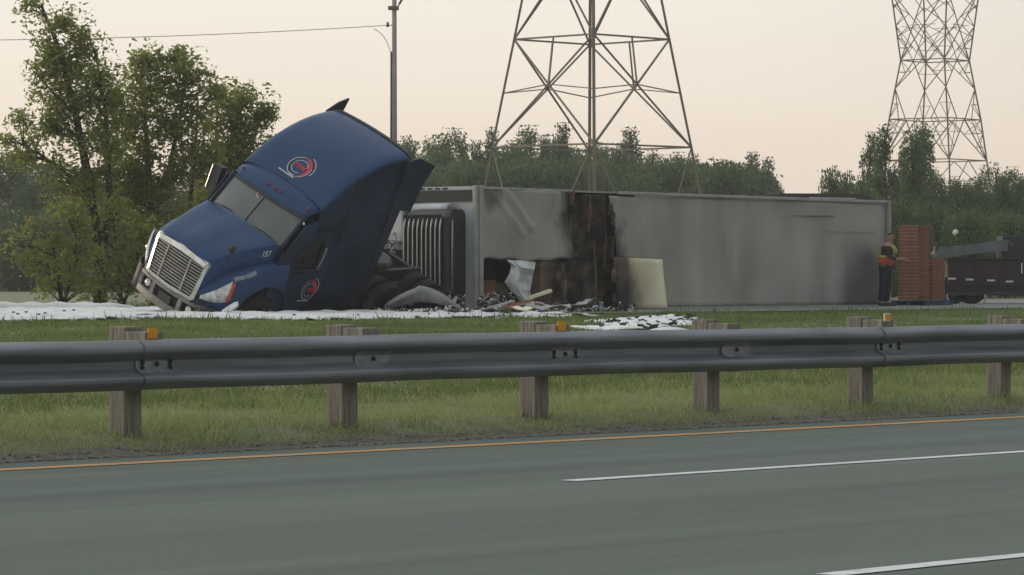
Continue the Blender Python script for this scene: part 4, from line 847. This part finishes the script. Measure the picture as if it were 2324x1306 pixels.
# ------------------------------------------------------------------ lattice pylons
ub = MB(); ub.box((.5, 0, 0), (1, 1, 1)); ub_o = ub.build('brace', M_galv); UB = ub_o.data; bpy.data.objects.remove(ub_o)
def member(root, name, a, c, w):
    a, c = Vector(a), Vector(c); o = bpy.data.objects.new(name, UB); col.objects.link(o); o.parent = root
    d = c-a; L = d.length; o.location = a; o.rotation_mode = 'QUATERNION'; o.rotation_quaternion = d.to_track_quat('X', 'Z'); o.scale = (L, w*.74, w*.74); return o
def pylon(name, px, D, levels, label, rot, wl_, wb):
    s = D/FPX; root = empty(name, ((px-CX)*s, D, FARZ)); tag(root, label, 'pylon', 'lattice power pylons')
    def Z(py): return CAMZ-(py-HY)*s-FARZ
    def cor(py, i):
        ys_ = [l[0] for l in levels]; hw = np.interp(-py, [-y for y in ys_], [l[1] for l in levels])*s; a = D2R(rot+90*i-90)
        return Vector((hw*math.cos(a), hw*math.sin(a), Z(py)))
    return root, cor, Z
# nearer pylon, seen corner on
r1, c1, Z1 = pylon('power_pylon', 1343, 165, [(660, 288), (335, 226), (90, 176), (-170, 124)], 'nearer large lattice pylon rising behind the overturned trailer', 0, .2, .08)
for i in range(4):
    for y0, y1 in ((660, 335), (335, 90), (90, -170)): member(r1, 'leg', c1(y0, i), c1(y1, i), .20 if i in (0, 2) else .15)
    j = (i+1) % 4
    for yy_ in (335, 90, -170): member(r1, 'ring_beam', c1(yy_, i), c1(yy_, j), .11)
    for y0, y1 in ((335, 90), (90, -170)):
        A0, A1, B0, B1 = c1(y0, i), c1(y0, j), c1(y1, i), c1(y1, j); t_ = (A1-A0).length/((A1-A0).length+(B1-B0).length); X = A0.lerp(B1, t_)
        for p in (A0, A1, B0, B1): member(r1, 'brace', p, X, .095)
        ym = HY-(X.z+FARZ-CAMZ)*FPX/165
        member(r1, 'cross_beam', c1(ym+15, i), X, .07); member(r1, 'cross_beam', X, c1(ym+15, j), .07); member(r1, 'hanger', X, (B0+B1)/2, .085)
    A0, A1, B0, B1 = c1(660, i), c1(660, j), c1(335, i), c1(335, j); m0 = (B0+B1)/2
    member(r1, 'brace', B0, A0.lerp(A1, .5), .07)
# farther, denser pylon
r2, c2, Z2 = pylon('power_pylon', 2122, 270, [(650, 158), (365, 121), (272, 107), (138, 80), (0, 100), (-160, 124)], 'farther dense lattice pylon with a narrow waist at the right', 8, .1, .06)
for i in range(4):
    j = (i+1) % 4
    for y0, y1 in ((650, 365), (365, 272), (272, 138), (138, 0), (0, -160)): member(r2, 'leg', c2(y0, i), c2(y1, i), .14)
    for yy_ in (365, 272, 138): member(r2, 'ring_beam', c2(yy_, i), c2(yy_, j), .11)
    def mid(y, f=.5): return c2(y, i).lerp(c2(y, j), f)
    def mm(a, c, w=.08): member(r2, 'brace', a, c, w)
    mm(mid(138), c2(202, i)); mm(mid(138), c2(202, j)); mm(c2(202, i), mid(272, .28)); mm(c2(202, j), mid(272, .72))
    mm(mid(272, .5), c2(365, i), .09); mm(mid(272, .5), c2(365, j), .09); mm(mid(272, .28), c2(365, i), .06); mm(mid(272, .72), c2(365, j), .06)
    for sgn, k0, k1 in ((0, i, j), (1, j, i)):
        def el(y, f): return c2(y, k0).lerp(c2(y, k1), f)
        mm(el(237, 0), el(237, .12), .05); mm(el(237, .12), el(272, 0), .05); mm(el(165, 0), el(165, .26), .05); mm(el(165, .26), el(138, .0), .05)
        mm(el(303, 0), el(303, .30), .05); mm(el(303, .30), el(272, 0), .05); mm(el(303, 0), el(272, .22), .05); mm(el(335, 0), el(335, .14), .05); mm(el(335, .14), el(303, 0), .05)
        mm(el(110, 0), el(110, .30), .05); mm(el(110, .30), el(138, 0), .05); mm(el(85, 0), el(110, .30), .06); mm(el(85, 0), el(60, .42), .06); mm(el(60, 0), el(35, .28), .06); mm(el(35, .28), el(10, 0), .06)
        mm(el(138, .0), el(70, .5), .085); mm(el(70, .5), el(-20, 1.0), .085); mm(el(138, .5), el(60, .0), .06); mm(el(20, 0), el(-30, .5), .06); mm(el(60, .2), el(60, .5), .05)
        mm(el(365, .5), el(450, 0), .07)

# ------------------------------------------------------------------ trees
def unitv(n): v = rng.normal(size=(n, 3)); return v/np.linalg.norm(v, axis=1)[:, None]
def leaves(cents, size, flat=.5):
    n = len(cents); a = unitv(n); a[:, 2] *= .6; a /= np.linalg.norm(a, axis=1)[:, None]; b_ = np.cross(a, unitv(n)); b_ /= np.linalg.norm(b_, axis=1)[:, None]
    s = (size*rng.uniform(.4, 1.45, n))[:, None]; return a*s, b_*s*flat
def near_tree(name, label, blobs, trunks, D, leaf, n_per, lm, clumps=9, cat='tree'):
    base = trunks[0][0]; bp = at(base[0], base[1], D); bp.z = FARZ
    root = empty(name, bp); tag(root, label, cat)
    s = D/FPX; b = MB(); limb = []
    for tr in trunks:
        pts = [at(x, y, D+(tr[0][2] if len(tr[0]) > 2 else 0)+.15*math.sin(k*1.7))-bp for k, (x, y, *_) in enumerate(tr)]; r0 = tr[0][3] if len(tr[0]) > 3 else .09
        b.tube(pts, [r0*(1-.8*k/(len(pts)-1)) for k in range(len(pts))], 7)
        for k in range(len(pts)-1): limb += [pts[k].lerp(pts[k+1], t_) for t_ in (0, .25, .5, .75)]
    C = []; limb_np = np.array([tuple(p) for p in limb])
    for (px, py, rx, ry, dens) in blobs:
        c = np.array(at(px, py, D)-bp); R_ = np.array([rx*s, (rx+ry)*.5*s, ry*s])
        for q_ in range(max(2, int(clumps*dens*rx*ry/2500))):
            u = unitv(1)[0]*rng.uniform(.25, 1.0)**.5; cc = c+u*R_; nl = int(n_per*rng.uniform(.5, 1.4)); sp = rng.uniform(.11, .27)
            g = np.clip(rng.normal(size=(nl, 3)), -1.7, 1.7)*np.array([sp, sp, sp*.8])
            g[:, 2] += -.10*np.abs(g[:, 0]); C.append(cc+g)
            dist = np.linalg.norm(limb_np-cc, axis=1)+np.maximum(0, limb_np[:, 2]-cc[2]+.2)*2; li = Vector(limb_np[dist.argmin()]); cv = Vector(cc)
            b.tube([li, li.lerp(cv, .55)+Vector((0, 0, .08)), cv], [.022, .013, .006], 4)
    b.build('trunk', M_bark, root, smooth=True)
    C = np.concatenate(C); C = C[C[:, 2] > .02]; A, B = leaves(C, leaf); cards('crown', C, A, B, rng.random(len(C)), lm, root)
    return root
near_tree('leaning_tree', 'tall sparse tree leaning left at the left edge', [(95, 25, 40, 26, .9), (150, 70, 42, 40, 1), (165, 130, 48, 46, 1), (100, 95, 36, 22, .7), (205, 100, 26, 34, .8), (85, 155, 50, 22, .7), (190, 190, 50, 46, 1), (130, 215, 46, 34, .8), (60, 262, 40, 15, .7), (150, 270, 50, 40, .8), (235, 255, 40, 50, .9), (105, 300, 50, 30, .8), (35, 325, 34, 14, .7), (80, 350, 50, 30, .7), (190, 330, 44, 44, .6), (240, 350, 34, 40, .6), (130, 385, 44, 26, .6), (215, 420, 60, 40, .8), (170, 420, 50, 40, .8), (250, 300, 34, 60, .9), (225, 160, 30, 50, .8), (120, 150, 40, 40, .7)],
          [[(228, 692, 0, .17), (224, 600), (214, 500), (196, 380), (170, 250), (138, 120), (95, 15)], [(226, 590, 0, .11), (250, 480), (246, 370), (238, 240), (215, 110)], [(205, 440, 0, .07), (150, 395), (90, 350), (40, 325)], [(170, 260, 0, .05), (120, 210), (70, 155)], [(220, 500, 0, .06), (185, 440), (130, 390)]], 80, .066, 120, L_near, 13)
near_tree('leafy_tree', 'leafy tree in the middle of the left group', [(310, 125, 34, 34, 1), (345, 165, 46, 40, 1), (420, 150, 40, 44, 1), (300, 205, 44, 40, 1), (375, 220, 60, 44, 1.1), (450, 205, 50, 50, 1.1), (335, 285, 60, 44, 1.0), (410, 290, 60, 50, 1.2), (300, 350, 44, 40, .8), (370, 370, 60, 44, 1.0), (440, 370, 50, 50, 1.2), (330, 440, 56, 40, .8), (410, 450, 50, 40, .8), (345, 520, 50, 40, 1.0), (290, 470, 40, 50, 1.0), (280, 290, 34, 60, .9), (270, 400, 34, 60, .9), (375, 560, 50, 50, 1.0), (310, 400, 40, 40, .9)],
          [[(350, 692, .8, .14), (348, 560, .8), (340, 430), (332, 300), (318, 150)], [(348, 500, .8, .09), (385, 380), (410, 260), (428, 140)], [(420, 690, 1.0, .10), (425, 520), (440, 380), (450, 230)]], 82, .068, 150, L_near)
near_tree('leafy_tree', 'leafy tree right behind the roof of the blue tractor', [(500, 215, 40, 34, .9), (545, 240, 44, 40, 1.1), (600, 235, 26, 30, 1), (580, 280, 44, 34, 1.1), (615, 265, 20, 24, .8), (520, 300, 60, 46, 1.2), (570, 330, 50, 34, 1.1), (490, 360, 50, 46, 1.1), (540, 380, 50, 40, 1.0), (480, 440, 50, 46, 1.0), (530, 460, 60, 50, 1), (450, 500, 40, 44, .8)],
          [[(520, 692, .6, .13), (515, 520), (510, 400), (530, 300), (555, 225)], [(512, 470, .6, .08), (560, 360), (600, 250)], [(512, 440, .6, .07), (490, 330), (495, 210)]], 84, .068, 150, L_near)
near_tree('undergrowth_shrub', 'bright green low shrub under the leaning tree', [(60, 520, 34, 20, .8), (110, 545, 50, 24, .9), (165, 500, 44, 40, 1.0), (95, 590, 60, 30, .9), (40, 560, 24, 30, .6), (195, 560, 40, 50, 1.0), (150, 620, 80, 26, 1.0), (90, 655, 60, 18, .9), (190, 660, 40, 24, .9)], [[(140, 690, 0, .06), (130, 600), (110, 530)], [(145, 690, 0, .05), (170, 600), (175, 520)]], 79, .066, 90, L_shrub, 9, 'shrub')
near_tree('undergrowth_shrub', 'olive shrub between the leaning tree and the blue tractor grille', [(250, 480, 50, 44, .9), (280, 560, 56, 50, 1.1), (240, 620, 50, 40, 1.1), (310, 620, 44, 44, 1.1), (270, 665, 60, 24, 1.0), (330, 540, 40, 50, 1.0)], [[(275, 692, 0, .06), (270, 600), (255, 490)], [(280, 692, 0, .05), (310, 600), (330, 520)]], 79.6, .066, 90, L_shrub, 9, 'shrub')
# a wood behind: a handful of crown shapes, each tree its own object
def crown_mesh(kind, n):
    cl = []
    if kind == 0:   # poplar like, pointed
        for k in range(46): h = rng.uniform(.06, .97); r = .17*(1-h)**.55*(.5+.5*min(1, h*5))+.02; a = rng.uniform(0, 6.28); rr = r*rng.uniform(.2, 1); cl.append((rr*math.cos(a), rr*math.sin(a), h, .034))
    elif kind == 1:  # broad
        for k in range(52): h = rng.uniform(.08, .93); r = .30*math.sin(math.pi*min(.98, h*.82+.12))**.7; a = rng.uniform(0, 6.28); rr = r*rng.uniform(.2, 1); cl.append((rr*math.cos(a), rr*math.sin(a), h, .048))
    elif kind == 2:  # twin topped
        for k in range(60): s_ = rng.choice([-1, 1]); h = rng.uniform(.06, .98 if s_ > 0 else .82); r = .15*math.sin(math.pi*min(.97, h*.85+.1))**.8; a = rng.uniform(0, 6.28); rr = r*rng.uniform(.1, 1); cl.append((s_*.13*h**.5+rr*math.cos(a), rr*math.sin(a), h, .040))
    elif kind == 3:  # ragged, loose
        for k in range(44): h = rng.uniform(.10, .98); r = .22*(1-abs(h-.45)*1.3); a = rng.uniform(0, 6.28); rr = max(.03, r)*rng.uniform(.3, 1.1); cl.append((rr*math.cos(a), rr*math.sin(a), h, .036))
    else:           # low bush
        for k in range(50): h = rng.uniform(.04, .95); r = .75*math.sqrt(max(0, 1-h*h))*rng.uniform(.2, 1); a = rng.uniform(0, 6.28); cl.append((r*math.cos(a), r*math.sin(a), h, .12))
    cl = np.array(cl); pick = rng.integers(0, len(cl), n); C = cl[pick, :3]+np.clip(rng.normal(size=(n, 3)), -1.6, 1.6)*cl[pick, 3:4]*np.array([1, 1, .85]); C = C[C[:, 2] > .0]
    A, B = leaves(C, .0125 if kind < 4 else .034, .6); o = cards('crown', C, A, B, rng.random(len(C)), L_far); me = o.data; bpy.data.objects.remove(o)
    b = MB()
    if kind < 4:
        b.tube([(0, 0, -.02), (.01, 0, .4), (0, 0, .9)], [.020, .013, .003], 6)
        for c in cl[::3]: b.tube([(0, 0, max(.05, c[2]-.14)), tuple(c[:3])], [.008, .003], 4)
    else:
        for c in cl[::5]: b.tube([(0, 0, 0), tuple(c[:3])], [.02, .006], 4)
    o = b.build('trunk', M_bark); tme = o.data; bpy.data.objects.remove(o); return me, tme
CROWNS = [crown_mesh(0, 7000), crown_mesh(1, 11000), crown_mesh(2, 10000), crown_mesh(3, 6500), crown_mesh(4, 7000)]
def wood_tree(px, top, D, kind, label, wide=1.0, name='wood_tree', group='trees of the wood behind', cat='tree'):
    s = D/FPX; h = CAMZ-(top-HY)*s-FARZ; root = empty(name, ((px-CX)*s, D, FARZ)); sc = (h*wide, h*wide, h)
    if kind == 4: sc = (h*wide, h*wide*.8, h)
    root.rotation_euler = (0, 0, random.uniform(0, 6.28)); tag(root, label, cat, group)
    for nm, me in zip(('crown', 'trunk'), CROWNS[kind]):
        o = bpy.data.objects.new(nm, me); col.objects.link(o); o.parent = root; o.scale = sc
    return root
random.seed(33)
MIDW = [(905, 330, 3), (935, 312, 0), (975, 322, 0), (1020, 290, 1), (1052, 318, 0), (1085, 328, 3), (1120, 300, 3), (1160, 318, 1), (1205, 284, 1), (1238, 310, 0), (1270, 289, 3), (1300, 325, 1), (1330, 306, 2), (1362, 322, 1), (1395, 325, 1), (1437, 300, 3), (1475, 340, 1), (1510, 350, 1), (1545, 345, 1), (1582, 334, 2), (1618, 372, 1), (1648, 362, 1), (1690, 380, 1), (1716, 354, 3), (1746, 366, 3), (1722, 405, 1)]
LOOK = ['slim pointed', 'broad', 'twin topped', 'ragged loose', 'low']
for k, (px, top, kd) in enumerate(sorted(MIDW)):
    wood_tree(px, top, random.uniform(186, 208), kd, '%s grey green tree of the wood behind the trailer, %s from left' % (LOOK[kd], ORD[k]), random.uniform(.55, .8), group='trees behind the overturned trailer')
OUT = sorted((p_[0], p_[1]) for p_ in MIDW)
for k, px in enumerate(range(915, 1745, 46)): wood_tree(px, np.interp(px, [o_[0] for o_ in OUT], [o_[1] for o_ in OUT])+random.uniform(22, 42), random.uniform(190, 205), 1, 'filling broad tree low in the wood behind the trailer, %s from left' % ORD[k], .62, group='lower trees of the wood')
for k, px in enumerate(range(890, 1740, 38)): wood_tree(px+random.uniform(-9, 9), random.uniform(385, 425), random.uniform(176, 184), 4, 'dark bush at the foot of the wood behind the trailer, %s from left' % ORD[k], .62, 'wood_bush', 'bushes at the foot of the wood', 'bush')
LEFTW = [(-25, 340, 1), (20, 352, 1), (62, 345, 1), (105, 395, 1), (150, 400, 2), (205, 390, 1), (262, 405, 1), (318, 395, 1), (380, 400, 2), (450, 390, 1), (520, 380, 1), (590, 385, 1), (660, 370, 1), (730, 360, 1), (800, 350, 1), (860, 338, 3)]
for k, (px, top, kd) in enumerate(LEFTW): wood_tree(px, top, random.uniform(170, 190), kd, '%s dark tree far behind the left trees and tractor, %s from left' % (LOOK[kd], ORD[k]), random.uniform(1.0, 1.3), group='trees far behind at the left')
for k, px in enumerate(range(-30, 340, 46)): wood_tree(px+random.uniform(-9, 9), random.uniform(470, 520), random.uniform(160, 168), 4, 'dark bush at the field edge behind the left trees, %s from left' % ORD[k], .7, 'wood_bush', 'bushes at the field edge', 'bush')
RIGHTW = [(1884, 406, 4, .26), (1918, 416, 4, .26), (1950, 432, 4, .3), (1972, 310, 3, .55), (2010, 294, 3, .60), (2030, 392, 1, .5), (2048, 345, 3, .40), (2072, 300, 0, .75), (2097, 286, 0, .85), (2120, 380, 1, .45), (2150, 425, 1, .9), (2190, 410, 1, .9), (2225, 392, 1, .6), (2262, 355, 2, .6), (2298, 378, 1, .6), (2330, 400, 1, .6), (1960, 418, 1, .6), (2055, 398, 1, .55), (2170, 400, 1, .6), (2280, 392, 1, .6), (1990, 425, 1, .9), (2075, 415, 1, .9), (2300, 440, 1, 1), (2240, 430, 1, 1)]
RIGHTW.sort()
nt_ = nb_ = 0
for px, top, kd, wd in RIGHTW:
    if kd == 4: nb_ += 1; lb = 'low bush on the skyline left of the farther pylon, %s from left' % ORD[nb_-1]
    else: nt_ += 1; lb = '%s tree before the farther pylon at right, %s from left' % (LOOK[kd], ORD[nt_-1])
    wood_tree(px, top, random.uniform(140, 160), kd, lb, wd, group='trees at the right' if kd != 4 else 'skyline bushes at the right')
for k, (px, top) in enumerate(((2030, 470), (2070, 500), (2115, 480), (2150, 510), (2190, 490), (2235, 500), (2280, 495), (2320, 505))): wood_tree(px, top, random.uniform(112, 122), 4, 'bush behind the tray stacks and dump trailer, %s from left' % ORD[k], .55, 'wood_bush', 'bushes behind the dump trailer', 'bush')
o = wood_tree(1030, 400, 150, 4, 'yellow green bush behind the trailer front corner', .3, 'wood_bush', None, 'bush')
bag = MB(); c = at(2168, 528, 111); bag.grid([[c+Vector((.07*math.cos(a)*math.sin(t_)*(1+.5*math.sin(3*a+2*t_)), .10*math.sin(a)*math.sin(t_), .085*math.cos(t_)*(1+.45*math.sin(5*a+t_*3)))) for a in [2*math.pi*i/12 for i in range(13)]] for t_ in [math.pi*k/8 for k in range(9)]]); tag(bag.build('plastic_bag', M_foamw, smooth=True), 'small white crumpled bag caught in the bushes', 'bag')

# ------------------------------------------------------------------ grass
def grass(name, label, n, q0, q1, hlo, hhi, wid, lm, edge=False, skip_foam=False, lean=.75):
    Y = rng.uniform(14, 92, n*3); m = rng.uniform(-1450, 1700, n*3)/FPX; X = m*Y; q = RN[0]*X+RN[1]*Y
    if edge: q0e = q0+.06*np.sin(X*5+Y*3)+.05*np.sin(X*13-Y*4)+rng.normal(size=len(q))*.05
    else: q0e = q0
    k = (q > q0e) & (q < q1); X, Y, q = X[k], Y[k], q[k]
    if len(X) > n: X, Y, q = X[:n], Y[:n], q[:n]
    if skip_foam: kk = np.array([foam_mask(x, y) < rng.normal()*.06+.02 for x, y in zip(X, Y)]); X, Y, q = X[kk], Y[kk], q[kk]
    z = gz(q)-.01; n_ = len(X); h = rng.uniform(hlo, hhi, n_)*(.55+.55*(.5+.5*np.sin(X*2.1+1.3*np.sin(Y*1.7)))*(.5+.5*np.sin(Y*1.3+X))+.55*np.maximum(0, np.sin(X*5.3+2*np.sin(Y*2.9))*np.sin(Y*4.1+X*1.7)))
    C = np.stack([X, Y, z], 1); a = rng.uniform(0, 2*math.pi, n_); A = np.stack([np.cos(a)*wid, np.sin(a)*wid, np.zeros(n_)], 1)
    B = np.stack([rng.normal(size=n_)*h*lean, rng.normal(size=n_)*h*lean, h], 1)
    o = cards(name, C, A, B, rng.random(n_), lm, None, tri=True); return tag(o, label, 'grass', kind='stuff')
grass('verge_grass', 'long pale roadside grass around the guardrail posts', 230000, 16.20, 19.5, .03, .11, .0055, L_grass, True)
grass('median_grass', 'mown green grass of the median behind the guardrail', 225000, 19.0, 46.2, .04, .10, .011, L_grassfar, False, True)
grass('dry_tufts', 'pale dry tufts standing in the roadside grass', 3500, 16.4, 24, .08, .19, .006, leafmat('dry_straw', (.30, .25, .12), (.48, .42, .24), .4), True, False, .35)
grass('weeds', 'dark weeds along the far edge of the median grass', 9000, 38.5, 46, .08, .22, .016, L_grassfar, False, True, .35)
grass('field_grass', 'short grass beyond the far road', 30000, 63.2, 72, .04, .12, .02, L_grassfar)

b = MB()
for k in range(2600):
    m_ = random.uniform(-1250, 1250); q = 16.16+random.gauss(0, .07); t = tq(CX+m_, q); r = random.uniform(.006, .02); p = W(t, q, float(gz(q))+.012)
    if q < 16.25: p.z = .004
    b.add([p+Vector((r*math.cos(a_)*random.uniform(.7, 1.2), r*math.sin(a_), 0)) for a_ in (0, 1.5, 3.1, 4.6)]+[p+Vector((0, 0, r*random.uniform(.5, 1)))], [(0, 1, 4), (1, 2, 4), (2, 3, 4), (3, 0, 4)])
tag(b.build('loose_gravel', M_gravel), 'loose gravel along the edge of the asphalt', 'gravel', kind='stuff')

# ------------------------------------------------------------------ thin morning haze
b = MB(); b.box((0, 190, 15.0), (560, 460, 33.0)); hz = b.build('haze', M_black); hz['kind'] = 'stuff'
hm = bpy.data.materials.new('haze_air'); hm.use_nodes = True; ht = hm.node_tree; ht.nodes.remove(ht.nodes['Principled BSDF'])
pv = ht.nodes.new('ShaderNodeVolumePrincipled'); pv.inputs['Color'].default_value = (.93, .95, .97, 1); pv.inputs['Density'].default_value = 0.00055; pv.inputs['Anisotropy'].default_value = .2
ht.links.new(pv.outputs[0], [n for n in ht.nodes if n.type == 'OUTPUT_MATERIAL'][0].inputs['Volume']); hz.data.materials.clear(); hz.data.materials.append(hm)
hz['label'] = 'thin pale haze over the whole place'
